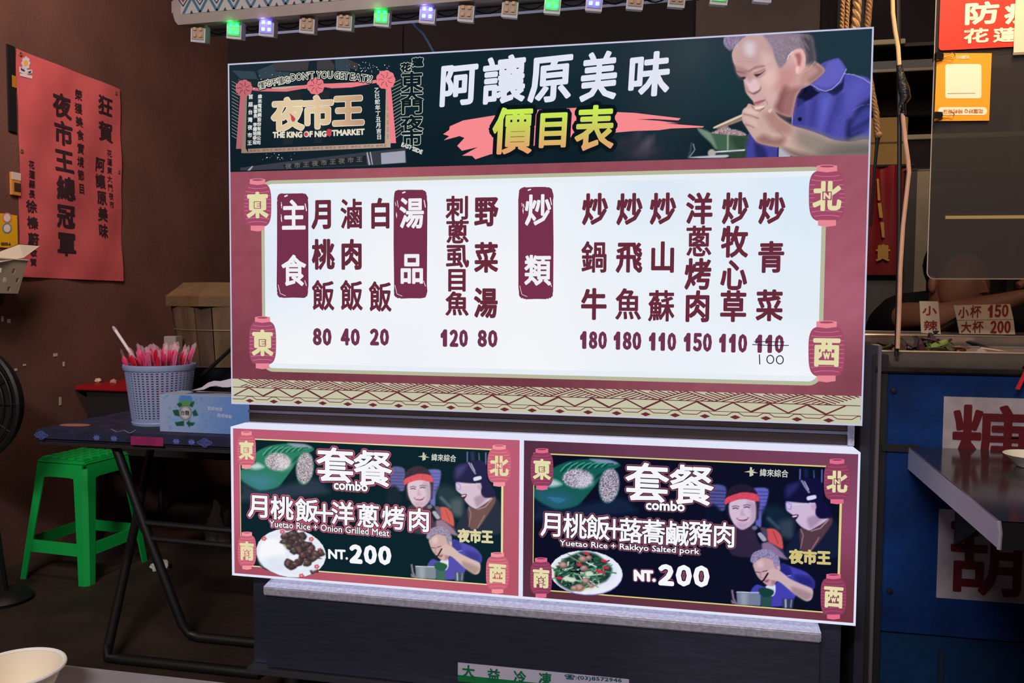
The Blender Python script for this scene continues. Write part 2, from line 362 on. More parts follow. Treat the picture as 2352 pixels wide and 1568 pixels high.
    E(1340, 680, 16, 20, (12, 12, 30), 2); E(1278, 985, 22, 22, (16, 16, 40), 2)
    # head
    P([(590, 205), (560, 290), (570, 370), (600, 440), (612, 500), (676, 560), (696, 650), (715, 715), (778, 790), (800, 835), (850, 850), (930, 880), (1000, 900), (1090, 940), (1190, 960), (1215, 860), (1245, 735), (1300, 650), (1400, 605), (1545, 470), (1440, 372), (1350, 330), (1340, 150), (1100, 85), (650, 85)], (206, 168, 164), 2.0, noise=2)
    P([(700, 90), (900, 90), (990, 200), (1000, 330), (960, 400), (700, 430), (600, 400), (580, 280), (610, 190)], (196, 160, 158), 16)
    P([(690, 200), (740, 160), (800, 190), (800, 280), (750, 320), (700, 280)], (222, 214, 224), 16, 0.75)
    P([(880, 280), (990, 330), (980, 400), (880, 410)], (222, 186, 178), 18, 0.8)
    P([(590, 430), (620, 420), (700, 450), (740, 500), (690, 560), (630, 530)], (168, 124, 124), 10, 0.8)
    P([(1100, 430), (1230, 440), (1240, 560), (1180, 660), (1090, 700), (1010, 620), (1040, 500)], (198, 140, 138), 26, 0.9)
    P([(1080, 720), (1180, 660), (1300, 640), (1240, 740), (1215, 860), (1190, 960), (1090, 940), (1010, 850)], (158, 108, 106), 14)
    P([(1110, 640), (1150, 660), (1090, 800), (1080, 920), (1030, 860), (1050, 760)], (120, 78, 78), 16, 0.8)
    P([(1350, 420), (1440, 400), (1530, 470), (1400, 590), (1300, 640), (1280, 560)], (182, 138, 130), 12, 0.8)
    P([(1400, 380), (1540, 470), (1400, 605), (1370, 560), (1470, 480)], (136, 100, 98), 12, 0.7)
    P([(930, 460), (1010, 450), (1040, 560), (980, 640), (900, 620), (860, 560)], (228, 192, 182), 18, 0.8)
    P([(870, 640), (980, 680), (1040, 760), (1000, 820), (920, 780)], (218, 178, 172), 18, 0.7)
    P([(740, 520), (790, 540), (840, 600), (860, 660), (830, 690), (780, 700), (730, 660), (700, 580)], (224, 192, 196), 8)
    P([(690, 600), (730, 660), (730, 700), (705, 690)], (180, 136, 134), 6, 0.8)
    P([(735, 690), (780, 708), (850, 672), (862, 640), (860, 680), (800, 722), (760, 712)], (118, 78, 80), 4)
    P([(700, 530), (760, 500), (790, 545), (740, 590)], (176, 134, 132), 10, 0.7)
    P([(690, 470), (740, 466), (800, 430), (890, 415), (900, 428), (800, 452), (745, 486)], (146, 106, 108), 5, 0.9)
    P([(595, 470), (640, 478), (690, 490), (690, 500), (620, 492)], (130, 92, 94), 5, 0.9)
    P([(770, 500), (850, 470), (910, 455), (920, 480), (860, 540), (810, 552)], (190, 148, 144), 7, 0.8)
    P([(795, 512), (860, 500), (910, 468), (860, 516), (820, 536)], (62, 42, 50), 3); P([(640, 545), (690, 536), (706, 545), (680, 566)], (62, 42, 50), 3)
    L([(790, 500), (850, 480), (905, 452)], 1.4, (140, 98, 100), 2); L([(820, 548), (870, 536), (905, 500)], 1.2, (168, 122, 122), 2)
    P([(790, 745), (860, 730), (920, 760), (860, 772), (800, 780)], (206, 168, 166), 8)
    P([(795, 808), (850, 786), (908, 776), (905, 790), (870, 818), (825, 840), (803, 832)], (186, 116, 120), 3)
    L([(800, 815), (850, 802), (905, 785)], 1.4, (120, 66, 74), 2); L([(905, 775), (930, 800), (935, 830)], 1.5, (170, 120, 120), 3)
    L([(610, 380), (700, 370), (800, 385)], 1.2, (178, 138, 138), 3, 0.7); L([(650, 340), (780, 345)], 1.2, (186, 146, 146), 3, 0.6)
    # ear, hair, microphone
    P([(905, 86), (940, 150), (990, 240), (1010, 330), (1060, 440), (1110, 410), (1150, 350), (1190, 280), (1250, 240), (1320, 250), (1342, 330), (1345, 400), (1445, 375), (1430, 230), (1370, 86)], (126, 112, 128), 6, c2=(150, 134, 148))
    P([(1300, 120), (1400, 110), (1440, 250), (1445, 375), (1350, 400), (1340, 300)], (70, 66, 74), 16, 0.9)
    P([(930, 90), (1180, 90), (1130, 200), (1010, 260)], (160, 140, 160), 18, 0.6, c2=(130, 112, 130))
    for _ in range(60):
        x = 960+RNG.random()*400; y = 100+RNG.random()*220; L([(x, y), (x+20+20*RNG.random(), y+40)], 0.7, (186, 172, 190), 1, 0.45)
    P([(472, 190), (485, 110), (540, 92), (720, 86), (660, 140), (600, 205), (545, 260), (510, 240)], (146, 130, 158), 3, c2=(112, 100, 128))
    for _ in range(26):
        x = 480+RNG.random()*150; y = 100+RNG.random()*90; L([(x, y), (x-14, y+30), (x+4, y+55)], 0.8, (196, 184, 208), 1, 0.5)
    P([(1172, 300), (1228, 250), (1300, 246), (1338, 320), (1332, 420), (1292, 490), (1248, 508), (1228, 470), (1238, 410), (1205, 350)], (228, 176, 172), 2)
    P([(1225, 300), (1275, 285), (1296, 340), (1280, 420), (1255, 410), (1245, 350)], (172, 108, 110), 6); P([(1240, 440), (1270, 430), (1260, 490), (1245, 495)], (240, 200, 196), 5)
    L([(1148, 352), (1160, 310), (1200, 272)], 1.8, (238, 226, 210), 1.2); L([(1295, 502), (1380, 450), (1442, 370)], 1.0, (214, 178, 150), 1.2)
    # leaf bowl, rice, chopsticks
    P([(190, 1078), (235, 1090), (340, 1130), (520, 1150), (725, 1165), (700, 1240), (690, 1312), (405, 1312), (330, 1230), (230, 1140)], (66, 96, 76), 2)
    P([(200, 1085), (330, 1130), (400, 1300), (330, 1230), (235, 1140)], (128, 150, 130), 6, 0.8); P([(540, 1160), (720, 1170), (690, 1310), (600, 1300)], (40, 62, 48), 14, 0.8); L([(516, 1150), (514, 1310)], 3.5, (150, 166, 140), 2)
    P([(340, 1132), (380, 1110), (430, 1085), (500, 1052), (550, 1090), (620, 1100), (705, 1140), (690, 1160), (520, 1150)], (208, 190, 190), 2, c2=(110, 80, 92))
    P([(380, 1330), (690, 1308), (690, 1390), (480, 1390), (380, 1360)], (46, 66, 56), 3); L([(382, 1332), (690, 1312)], 3, (220, 222, 228), 1.5)
    E(345, 1345, 42, 42, (176, 168, 160), 3); P([(130, 1385), (500, 1362), (480, 1392), (130, 1395)], (190, 192, 204), 2)
    L([(95, 1390), (120, 1320), (130, 1240)], 4, (60, 70, 84), 3); L([(110, 1385), (165, 1310), (150, 1250)], 2, (150, 160, 176), 2)
    P([(360, 1076), (400, 1050), (690, 922), (700, 942), (400, 1075)], (220, 200, 178), 1.6); P([(410, 1075), (700, 950), (700, 985), (440, 1080)], (150, 120, 106), 1.6)
    # hand and forearm
    P([(716, 850), (735, 820), (800, 840), (900, 828), (985, 875), (1060, 960), (1195, 1050), (1330, 1090), (1480, 1140), (1640, 1205), (1820, 1222), (1960, 1200), (2040, 1230), (2040, 1390), (1250, 1390), (1100, 1295), (960, 1270), (830, 1232), (760, 1150), (708, 1070), (668, 1000), (668, 900)], (202, 168, 158), 2.0, noise=2)
    P([(1250, 1090), (1480, 1140), (1640, 1205), (1820, 1222), (2040, 1230), (2040, 1390), (1500, 1390), (1250, 1250)], (138, 126, 116), 26, 0.85)
    P([(1700, 1260), (2040, 1230), (2040, 1390), (1500, 1390)], (92, 90, 88), 40, 0.8)
    P([(1100, 1290), (1250, 1330), (1500, 1390), (1250, 1392)], (92, 82, 78), 14, 0.8)
    P([(900, 930), (1000, 900), (1060, 960), (1190, 1060), (1150, 1150), (1000, 1100), (930, 1010)], (168, 122, 116), 16, 0.8)
    P([(820, 1190), (900, 1150), (1000, 1190), (1120, 1180), (1080, 1270), (940, 1262), (840, 1232)], (140, 98, 92), 14, 0.8)
    for q in ([(688, 930), (760, 945), (838, 978)], [(700, 1040), (750, 1052), (790, 1072)], [(770, 850), (800, 885), (860, 900)]): L(q, 2.4, (136, 96, 94), 4, 0.8)
    P([(690, 880), (760, 870), (840, 920), (800, 940), (700, 915)], (226, 196, 186), 8, 0.8); P([(690, 970), (800, 990), (830, 1060), (760, 1040)], (222, 190, 180), 10, 0.7)
    P([(800, 860), (890, 842), (900, 856), (820, 882)], (236, 214, 196), 2); L([(865, 888), (900, 866)], 2, (110, 72, 70), 2, 0.8); P([(940, 890), (985, 878), (960, 918)], (228, 200, 190), 3)
    L([(1195, 1050), (1180, 1120), (1190, 1170)], 2, (176, 138, 130), 5, 0.6); L([(1040, 1100), (1100, 1150)], 2, (150, 108, 102), 5, 0.6)
    return c.C
print_grid('header_photo_left', SG, 0, SG.hit(1575, 200)[0], hb, SH, 0.02, 0, man, M_ink, sign)
print_grid('header_photo_man', SG, SG.hit(1575, 200)[0], SW, hb, SH, 0.0016, 0, man, M_ink, sign)
def E3(name, rgb): return emat(name, rgb)
WHT = E3('ink_white', (240, 240, 244)); MAR = E3('ink_maroon', (104, 44, 60)); CRM = E3('ink_cream', (222, 216, 172)); PNK = E3('ink_pink', (246, 138, 142)); DRK = E3('ink_dark', (10, 22, 28))
# brush stroke and titles
def s2(pts, o, k): return [(o[0]+x/k, o[1]+y/k) for x, y in pts]
br = PB(SG, 2)
br.poly(s2([(190, 820), (300, 772), (560, 730), (900, 685), (1240, 668), (1470, 700), (1700, 710), (1850, 728), (2080, 755), (2060, 772), (1860, 760), (1720, 762), (1900, 775), (2060, 795), (1950, 795), (2100, 808), (2270, 820), (2260, 830), (2000, 838), (1900, 852), (1700, 858), (1540, 872), (1200, 905), (900, 975), (680, 1015), (520, 1050), (400, 1090), (372, 1062), (290, 1060), (420, 990), (290, 1020), (250, 980), (310, 915), (270, 900), (140, 935), (185, 900), (135, 885), (185, 850)], (980, 60), 3.5636))
br.build('brush_stroke_print', PNK, sign)
t = PB(SG, 4)
for c, x0, x1, y0, y1 in (('阿', 1010, 1095, 147, 240), ('讓', 1110, 1205, 131, 235), ('原', 1216, 1314, 126, 232), ('美', 1335, 1416, 122, 229), ('味', 1443, 1537, 122, 220)):
    t.ch(c, (x0+x1)/2, (y0+y1)/2, (x1-x0)*1.06, (y1-y0)*1.08, 3.0, rot=0.05, slant=0.1)
t.build('title_character', E3('ink_title', (226, 230, 244)), sign, split=True)
PR = (('價', 1178, 300, 92, 112), ('目', 1271, 297, 84, 88), ('表', 1366, 294, 92, 108))
o_ = PB(SG, 5); i_ = PB(SG, 6)
for c, x, y, w, h in PR: o_.ch(c, x, y, w, h, 12, slant=0.05); i_.ch(c, x, y, w, h, 2.6, slant=0.05)
o_.build('price_list_outline', DRK, sign, split=True)
zt, zb = SG.hit(1270, 255)[1], SG.hit(1270, 345)[1]
def grad(q):
    k = np.clip((q[:, 1]-zb)/(zt-zb), 0, 1)[:, None]
    return np.where(k > 0.5, np.array([204, 200, 96])+(np.array([200, 236, 84])-np.array([204, 200, 96]))*(k-0.5)*2, np.array([230, 160, 112])+(np.array([204, 200, 96])-np.array([230, 160, 112]))*k*2)
i_.build('price_list_character', M_ink, sign, grad, split=True)
# night market emblem
k5 = (520, 60); ks = 4.612
def K(pts): return s2(pts, k5, ks)
gp = PB(SG, 1, auto=True)
for q in ([(490, 390), (880, 360), (860, 470), (700, 480), (520, 470)], [(960, 355), (1100, 350), (1150, 420), (1140, 480), (960, 470)], [(1290, 350), (1400, 400), (1390, 470), (1290, 440)]): gp.poly(K(q))
gp.build('grey_cloud_print', E3('ink_smoke', (62, 58, 62)), sign, split=True)
gp = PB(SG, 1, auto=True)
for q in ([(60, 470), (300, 480), (330, 560), (150, 560)], [(1150, 350), (1290, 345), (1310, 470), (1160, 500)], [(330, 470), (500, 400), (520, 480), (700, 490), (700, 540), (360, 560)]): gp.poly(K(q))
gp.build('slate_cloud_print', E3('ink_slate', (52, 68, 78)), sign, split=True)
gp = PB(SG, 1, auto=True)
for q in ([(670, 700), (800, 690), (700, 1250), (600, 1260)], [(980, 690), (1100, 680), (1010, 1230), (930, 1240)]): gp.poly(K(q))
gp.build('light_ray_print', E3('ink_ray', (34, 42, 46)), sign, split=True)
fr = PB(SG, 2, auto=True)
fr.poly(K([(230, 1300), (1740, 1240), (1740, 1285), (235, 1345)])); fr.poly(K([(1690, 670), (1735, 690), (1740, 1240), (1680, 1245)])); fr.poly(K([(160, 740), (220, 735), (205, 1295), (235, 1345), (160, 1345)]))
fr.poly(K([(480, 650), (850, 625), (850, 662), (480, 680)])); fr.poly(K([(1040, 612), (1480, 590), (1480, 620), (1040, 645)]))
fcol = [(560, 340, (120, 92, 82)), (620, 348, (214, 184, 160)), (700, 345, (226, 214, 176)), (760, 340, (206, 168, 138)), (815, 335, (96, 78, 76)), (880, 330, (220, 190, 170)), (545, 260, (70, 58, 62)), (890, 250, (160, 140, 120)), (650, 200, (222, 206, 176)), (790, 195, (222, 206, 176))]
def fc(q):
    X, Y = proj(SG.O+q[:, :1]*SG.ux+q[:, 1:]*SG.uz); return bilerp(X, Y, fcol)
fr.build('plaque_frame_print', M_ink, sign, fc, split=True)
tx = PB(SG, 3)
for i in range(11): tx.word('夜市王', K([(245+i*134, 1322-i*5.3)])[0], K([(360+i*134, 1318-i*5.3)])[0], 6)
for i in range(7): tx.word('王', K([(1700, 720+i*75)])[0], K([(1722, 720+i*75)])[0], 8)
tx.build('plaque_frame_lettering', E3('ink_brown', (96, 66, 60)), sign, stuff=True)
rb = PB(SG, 4, auto=True)
rb.poly(K([(270, 650), (340, 655), (600, 670), (860, 620), (870, 655), (640, 695), (370, 692), (270, 680)])); rb.poly(K([(1030, 610), (1300, 605), (1590, 570), (1600, 600), (1330, 650), (1120, 660), (1030, 645)]))
rb.poly(K([(150, 720), (200, 720), (165, 1300), (105, 1300)])); rb.poly(K([(1700, 640), (1745, 640), (1800, 1240), (1740, 1240)]))
rcol = [(545, 300, (150, 92, 100)), (560, 210, (190, 100, 112)), (650, 205, (238, 124, 132)), (900, 300, (244, 128, 138)), (820, 200, (240, 128, 136))]
def rc(q):
    X, Y = proj(SG.O+q[:, :1]*SG.ux+q[:, 1:]*SG.uz); return bilerp(X, Y, rcol)
rb.build('ribbon_print', M_ink, sign, rc, split=True)
fl = PB(SG, 5); fd = PB(SG, 6)
for cx, cy, r in ((190, 660, 88), (950, 635, 90), (1690, 570, 98)):
    fl.cut()
    for k in range(9):
        q = k*0.698; fl.ell(*K([(cx+0.62*r*math.cos(q), cy+0.62*r*math.sin(q))])[0], 0.44*r/ks, 0.44*r/ks, 10)
    fl.ell(*K([(cx, cy)])[0], 0.7*r/ks, 0.7*r/ks, 14)
    for k in range(7):
        q = k*0.9+0.3; a = K([(cx+0.25*r*math.cos(q), cy+0.25*r*math.sin(q)), (cx+0.5*r*math.cos(q+0.3), cy+0.5*r*math.sin(q+0.3)), (cx+0.8*r*math.cos(q+0.1), cy+0.8*r*math.sin(q+0.1))]); fd.line(a, 1.0)
fl.build('rosette_print', M_ink, sign, rc, split=True); fd.build('rosette_line_print', E3('ink_wine', (70, 24, 34)), sign, stuff=True)
em = [('懂', 378, 630), ('吃', 445, 605), ('不', 510, 597), ('懂', 578, 583), ('吃', 643, 572)]
A1 = PB(SG, 7); A2 = PB(SG, 8); A3 = PB(SG, 9)
for PBx, b in ((A1, 3.4), (A2, 1.5), (A3, 0.15)):
    for c, x, y in em: PBx.ch(c, *K([(x, y)])[0], 15.5, 17, b, rot=0.17)
    PBx.word('DON’T', K([(688, 548)])[0], K([(935, 522)])[0], 16, b); PBx.word('YOU', K([(960, 520)])[0], K([(1128, 520)])[0], 16, b); PBx.word('GET', K([(1150, 522)])[0], K([(1300, 532)])[0], 16, b); PBx.word('EAT!?', K([(1320, 536)])[0], K([(1548, 566)])[0], 16, b)
A1.build('slogan_outer_outline', DRK, sign, stuff=True); A2.build('slogan_outline', E3('ink_pale_cream', (232, 232, 214)), sign, stuff=True); A3.build('slogan_lettering', DRK, sign, stuff=True)
lo = PB(SG, 7); li = PB(SG, 8)
for c, x, y in (('夜', 655, 935), ('市', 970, 915), ('王', 1295, 895)):
    xx, yy = K([(x, y)])[0]; lo.ch(c, xx, yy, 74, 76, 4.4); li.ch(c, xx, yy, 74, 76, 3.2)
lo.build('emblem_outline', E3('ink_emblem_edge', (246, 232, 214)), sign, split=True)
lcol = [(632, 270, (206, 158, 132)), (660, 240, (222, 216, 160)), (680, 285, (236, 232, 190)), (720, 250, (246, 242, 214)), (750, 280, (232, 206, 160)), (770, 240, (220, 176, 128)), (800, 260, (226, 182, 136)), (825, 235, (150, 104, 90)), (825, 285, (140, 96, 84))]
def lc(q):
    X, Y = proj(SG.O+q[:, :1]*SG.ux+q[:, 1:]*SG.uz); return bilerp(X, Y, [(a, b, c) for a, b, c in lcol])
li.build('emblem_character', M_ink, sign, lc, split=True)
dr = PB(SG, 9, auto=True); dr.poly(K([(675, 925), (715, 955), (738, 985), (728, 1012), (705, 1016), (692, 990), (690, 960)])); dr.ell(*K([(850, 1147)])[0], 4.4, 4.6)
dr.poly(K([(1070, 1100), (1090, 1090), (1120, 1098), (1118, 1160), (1105, 1165), (1102, 1180), (1090, 1166), (1068, 1160)])); dr.build('drop_print', E3('ink_red', (196, 66, 84)), sign, split=True)
kt = PB(SG, 8); kt.word('THE KING', K([(500, 1155)])[0], K([(806, 1150)])[0], 12.5, 0.9); kt.word('OF NIG', K([(828, 1147)])[0], K([(1062, 1143)])[0], 12.5, 0.9); kt.word('TMARKET', K([(1125, 1135)])[0], K([(1465, 1120)])[0], 12.5, 0.9)
kt.build('emblem_english_lettering', E3('ink_cream_soft', (226, 218, 196)), sign, stuff=True)
sm = PB(SG, 8)
for txt, x0, y0, x1, y1, w in (('緯來電視網股份有限公司', 362, 748, 348, 1235, 9.5), ('董事長 李鍾培恭迎', 315, 860, 305, 1232, 9.5), ('首屆台灣夜市王', 264, 750, 252, 1238, 11), ('乙巳蛇年丁丑月吉日', 1598, 680, 1622, 1175, 12)):
    a, b = K([(x0, y0), (x1, y1)]); sm.col(txt, *a, *b, w, w*1.05, 0.35)
sm.build('plaque_small_lettering', E3('ink_soft_white', (214, 216, 212)), sign, stuff=True)
ol = PB(SG, 7)
EC = [('東', 1968, 590, 52, 46), ('大', 1968, 735, 54, 28), ('門', 1968, 850, 54, 36), ('夜', 1968, 1030, 52, 36), ('市', 1968, 1190, 50, 42), ('花', 1905, 440, 24, 20), ('蓮', 2030, 385, 26, 20)]
for c, x, y, w, h in EC: ol.ch(c, *K([(x, y)])[0], w, h, 2.6, slant=0.0)
ol.build('east_gate_outline', E3('ink_outline', (206, 210, 190)), sign, split=True)
ol = PB(SG, 8)
for c, x, y, w, h in EC: ol.ch(c, *K([(x, y)])[0], w, h, 1.4)
ol.build('east_gate_character', E3('ink_night', (14, 30, 38)), sign, split=True)
es = PB(SG, 8); es.word('EAST', K([(1862, 1255)])[0], K([(1965, 1290)])[0], 9, 0.6); es.word('SIDE', K([(1980, 1300)])[0], K([(2078, 1338)])[0], 9, 0.6); es.build('east_side_lettering', E3('ink_soft_white', (214, 216, 212)), sign, stuff=True)
rl = PB(SG, 2)
for i in range(17):
    y = 545+i*36; rl.line(K([(1750+i*2, y+70), (1850, y+20)]), 1.1); rl.line(K([(60, y+40), (130, y+80)]), 0.8)
rl.build('ray_line_print', E3('ink_line', (170, 172, 160)), sign, stuff=True)
sp = PB(SG, 6)
for _ in range(90):
    k = RNG.random()
    if k < 0.5: x, y = 1480+RNG.normal(0, 130), 450+RNG.normal(0, 35)
    elif k < 0.75: x, y = 450+RNG.normal(0, 120), 560+RNG.normal(0, 40)
    else: x, y = 480+RNG.normal(0, 110), 1385+RNG.normal(0, 25)
    if 60 < x < 1850 and 380 < y < 1420: sp.ell(*K([(x, y)])[0], *(2*[0.4+0.9*RNG.random()**2]), 6)
sp.build('splatter_print', E3('ink_spark', (220, 224, 226)), sign, stuff=True)
bp = PB(SG, 3); bp.poly(K([(150, 1500), (600, 1440), (1480, 1335), (1900, 1290), (1912, 1450), (1640, 1470), (700, 1510), (150, 1530)])); bp.build('writing_brush_print', E3('ink_brush', (58, 60, 70)), sign)
bp = PB(SG, 4); bp.poly(K([(600, 1470), (1480, 1370), (1490, 1470), (620, 1508)])); bp.build('writing_brush_band', E3('ink_brush_dark', (28, 38, 44)), sign)
bp = PB(SG, 5, auto=True); bp.poly(K([(1640, 1345), (1895, 1320), (1900, 1445), (1645, 1462)])); bp.poly(K([(1485, 1340), (1500, 1335), (1530, 1470), (1510, 1475)])); bp.poly(K([(1520, 1335), (1532, 1332), (1556, 1468), (1544, 1470)])); bp.poly(K([(225, 1530), (270, 1485), (290, 1483), (255, 1530)])); bp.build('writing_brush_tip', E3('ink_bristle', (158, 160, 176)), sign, split=True)
bp = PB(SG, 5)
for i, c in enumerate('夜市王夜市王夜市王'): bp.ch(c, *K([(660+i*94, 1482-i*9)])[0], 15, 13, 0.5)
bp.build('writing_brush_lettering', E3('ink_brush_text', (98, 92, 88)), sign, stuff=True)

# ---- white menu field
a0 = (SG.hit(600, 600)[0]+SG.hit(604, 800)[0])/2; a1 = (SG.hit(1894, 600)[0]+SG.hit(1890, 800)[0])/2
b1 = (SG.hit(700, 411)[1]+SG.hit(1800, 386)[1])/2; b0 = (SG.hit(700, 854)[1]+SG.hit(1800, 885)[1])/2
f_ = PB(SG, 1); f_.polyab(rrect(a0, a1, b0, b1, 0.028)); f_.build('menu_border', E3('ink_sage', (184, 184, 156)), sign)
b_ = 0.009
print_grid('menu_field', SG, a0+b_, a1-b_, b0+b_+0.012, b1-b_-0.012, 0.04, 2, lambda X, Y: bilerp(X, Y, [(640, 450, (225, 235, 245)), (900, 430, (231, 239, 247)), (1200, 430, (235, 241, 249)), (1500, 430, (217, 231, 245)), (1850, 430, (215, 233, 249)), (1840, 700, (225, 235, 245)), (620, 600, (221, 233, 247)), (900, 600, (246, 247, 249)), (1200, 650, (246, 246, 248)), (1500, 600, (235, 241, 247)), (700, 830, (246, 247, 249)), (1200, 840, (246, 247, 250)), (1800, 860, (245, 247, 250))]), M_ink, sign)
f_ = PB(SG, 1.8); f_.polyab(rrect(a0+b_, a1-b_, b0+b_, b1-b_, 0.02)); f_.build('menu_field_corners', E3('ink_field', (232, 238, 246)), sign)
for cx, y0, y1, w, cs in ((672.5, 444, 684, 72, (('主', 675, 494), ('食', 675, 621))), (943, 436, 685, 77, (('湯', 946, 489), ('品', 946, 616))), (1231, 430, 686, 80, (('炒', 1236, 482), ('類', 1235, 620)))):
    g = PB(SG, 3); pts = []
    n = 72
    for i in range(n):
        q = 2*math.pi*i/n; ex = 0.24; x = abs(math.cos(q))**ex*math.copysign(1, math.cos(q)); y = abs(math.sin(q))**(ex*0.45)*math.copysign(1, math.sin(q))
        j = 1+RNG.normal(0, 0.012); pts.append((cx+x*w/2*j, (y0+y1)/2+y*(y1-y0)/2*(1+RNG.normal(0, 0.005))))
    g.poly(pts); o = g.build('category_tag', E3('ink_tag', (118, 50, 74)), sign)
    g = PB(SG, 4)
    for k in range(5): x = cx-w/2+4+RNG.random()*8; y = y0+20+RNG.random()*40; g.line([(x, y), (x+1.5, y+8)], 1.2)
    g.line([(cx+w/2-7, y0+24), (cx+w/2-4, y0+40)], 2.0); g.line([(cx-18, y0+7), (cx-12, y0+5)], 3.0); g.line([(cx-w/2+3, y1-30), (cx-w/2+8, y1-10), (cx-w/2+20, y1-5)], 1.0); g.line([(cx+w/2-8, y1-40), (cx+w/2-4, y1-28)], 1.4)
    g.build('tag_scratch', WHT, o, stuff=True); g = PB(SG, 4)
    for c, x, y in cs: g.ch(c, x, y, 57 if cx < 1100 else 62, 74, 1.7)
    g.build('category_character', WHT, o, split=True)
DISH = [[('月', 742, 491), ('桃', 743, 584), ('飯', 743, 678)], [('滷', 808, 491), ('肉', 808, 584), ('飯', 808, 678)], [('白', 874, 490), ('飯', 874, 681)],
        [('刺', 1051, 477), ('蔥', 1051, 532), ('虱', 1051, 587), ('目', 1050, 642), ('魚', 1050, 697)], [('野', 1117, 485), ('菜', 1117, 591), ('湯', 1116, 695)],
        [('炒', 1367, 480), ('鍋', 1365, 590), ('牛', 1364, 698)], [('炒', 1446, 480), ('飛', 1445, 590), ('魚', 1443, 698)], [('炒', 1523, 479), ('山', 1522, 590), ('蘇', 1519, 702)],
        [('洋', 1606, 479), ('蔥', 1605, 554), ('烤', 1603, 629), ('肉', 1602, 703)], [('炒', 1689, 478), ('牧', 1687, 555), ('心', 1685, 631), ('草', 1684, 703)], [('炒', 1773, 478), ('青', 1771, 590), ('菜', 1767, 701)]]
for k, d in enumerate(DISH):
    g = PB(SG, 4); w = 55 if k < 3 else (56 if k < 5 else 60); h = 72 if k != 3 else 57
    for c, x, y in d: g.ch(c, x, y, w+(x-1300)*0.006, h+(3 if x > 1300 else 0), (1.5 if c in '滷飯蔥蘇鍋魚' else 2.2) if k != 3 else 1.6)
    g.build('dish_character', MAR, sign, split=True)
for t_, x0, x1, y0, y1 in (('80', 719, 762, 754, 792), ('40', 783, 827, 755, 792), ('20', 850, 894, 755, 792), ('120', 1011, 1075, 757, 795), ('80', 1097, 1143, 758, 796), ('180', 1331, 1394, 761, 800), ('180', 1408, 1473, 762, 802), ('110', 1489, 1553, 764, 804), ('150', 1569, 1635, 765, 806), ('110', 1650, 1716, 767, 808), ('110', 1733, 1800, 769, 809)):
    g = PB(SG, 4); g.num(t_, x0-1, x1+1, y0-1, y1+1, 2.5, 1.0); g.build('price_lettering', E3('ink_price', (112, 52, 78)), sign)
g = PB(SG, 5); g.line([(1728, 791), (1770, 793), (1811, 793)], 2.0); g.line([(1732, 784), (1801, 785)], 1.8); g.line([(1744, 814), (1745, 836)], 2.4)
for x, y in ((1769, 825), (1791, 826)): g.line([(x+8*math.cos(q), y+9.5*math.sin(q)) for q in np.linspace(-1.6, 4.9, 14)], 2.4)
g.build('handwritten_price', E3('ink_pen', (34, 30, 74)), sign, stuff=True)
# ---- printed lanterns
def lantern(parent, cx, cy, w, h, chr_, let, cb, ccap, cst, plane=SG, L=5):
    g = PB(plane, L); bw, bh = w/2, h*0.41; pts = []
    for i in range(40):
        q = 2*math.pi*i/40; pts.append((cx+bw*abs(math.cos(q))**0.45*math.copysign(1, math.cos(q)), cy+bh*abs(math.sin(q))**0.62*math.copysign(1, math.sin(q))))
    g.poly(pts); o = g.build('printed_lantern', cb, parent)
    g = PB(plane, L+1, auto=True)
    for y, ww in ((-h*0.44, 0.28), (h*0.44, 0.25)): g.poly([(cx+x*w, cy+y+z) for x, z in ((-ww, -h*.05), (ww, -h*.05), (ww, h*.04), (0, h*.06), (-ww, h*.04))])
    g.build('lantern_cap', ccap, o, split=True)
    g = PB(plane, L+1); g.ell(cx, cy-h*0.475, w*0.28, h*0.03, 16); g.build('lantern_rim', ccap, o)
    g = PB(plane, L+2); g.ell(cx, cy-h*0.475, w*0.2, h*0.018, 14); g.build('lantern_opening', cb, o)
    g = PB(plane, L+1)
    for k in range(10):
        y = -bh*0.8+k*bh*1.6/9; half = bw*(1-abs(y/bh)**3.2)**0.5*0.96; sag = -h*0.018 if y < 0 else h*0.018
        if abs(y) < bh*0.55:
            for sgn in (-1, 1): g.line([(cx+sgn*half, cy+y-sag*0.2), (cx+sgn*half*0.72, cy+y+sag*-0.2)], max(0.9, h*0.011))
        else: g.line([(cx-half, cy+y+sag*0.2), (cx-half*0.4, cy+y-sag*0.8), (cx+half*0.4, cy+y-sag*0.8), (cx+half, cy+y+sag*0.2)], max(0.9, h*0.011))
    g.build('lantern_rib', cst, o, stuff=True)
    g = PB(plane, L+2); g.ch(chr_, cx, cy, w*0.78, h*0.5, h*0.02); g.build('lantern_lettering', E3('ink_lantern_cream', (226, 220, 170)), o)
    g = PB(plane, L+3); yy = cy+(0 if chr_ in '東北' else h*0.07); g.poly([(cx-w*.13, yy-h*.07), (cx+w*.13, yy-h*.07), (cx+w*.13, yy+h*.07), (cx-w*.13, yy+h*.07)]); g.build('lantern_square', cb, o)
    g = PB(plane, L+4); g.word(let, (cx-w*.085, yy), (cx+w*.085, yy), h*.095, h*0.008); g.build('lantern_letter', E3('ink_lantern_cream', (226, 220, 170)), o)
LB, LC, LS = E3('lantern_rose', (160, 76, 104)), E3('lantern_cap', (232, 136, 148)), E3('lantern_line', (206, 118, 140))
for cx, cy, w, h, c, l in ((592.5, 471, 63, 121, '東', 'E'), (604, 787, 62, 121, '東', 'E'), (1899, 450, 83, 142, '北', 'N'), (1898, 807, 83, 141, '西', 'W')): lantern(sign, cx, cy, w, h, c, l, LB, LC, LS)
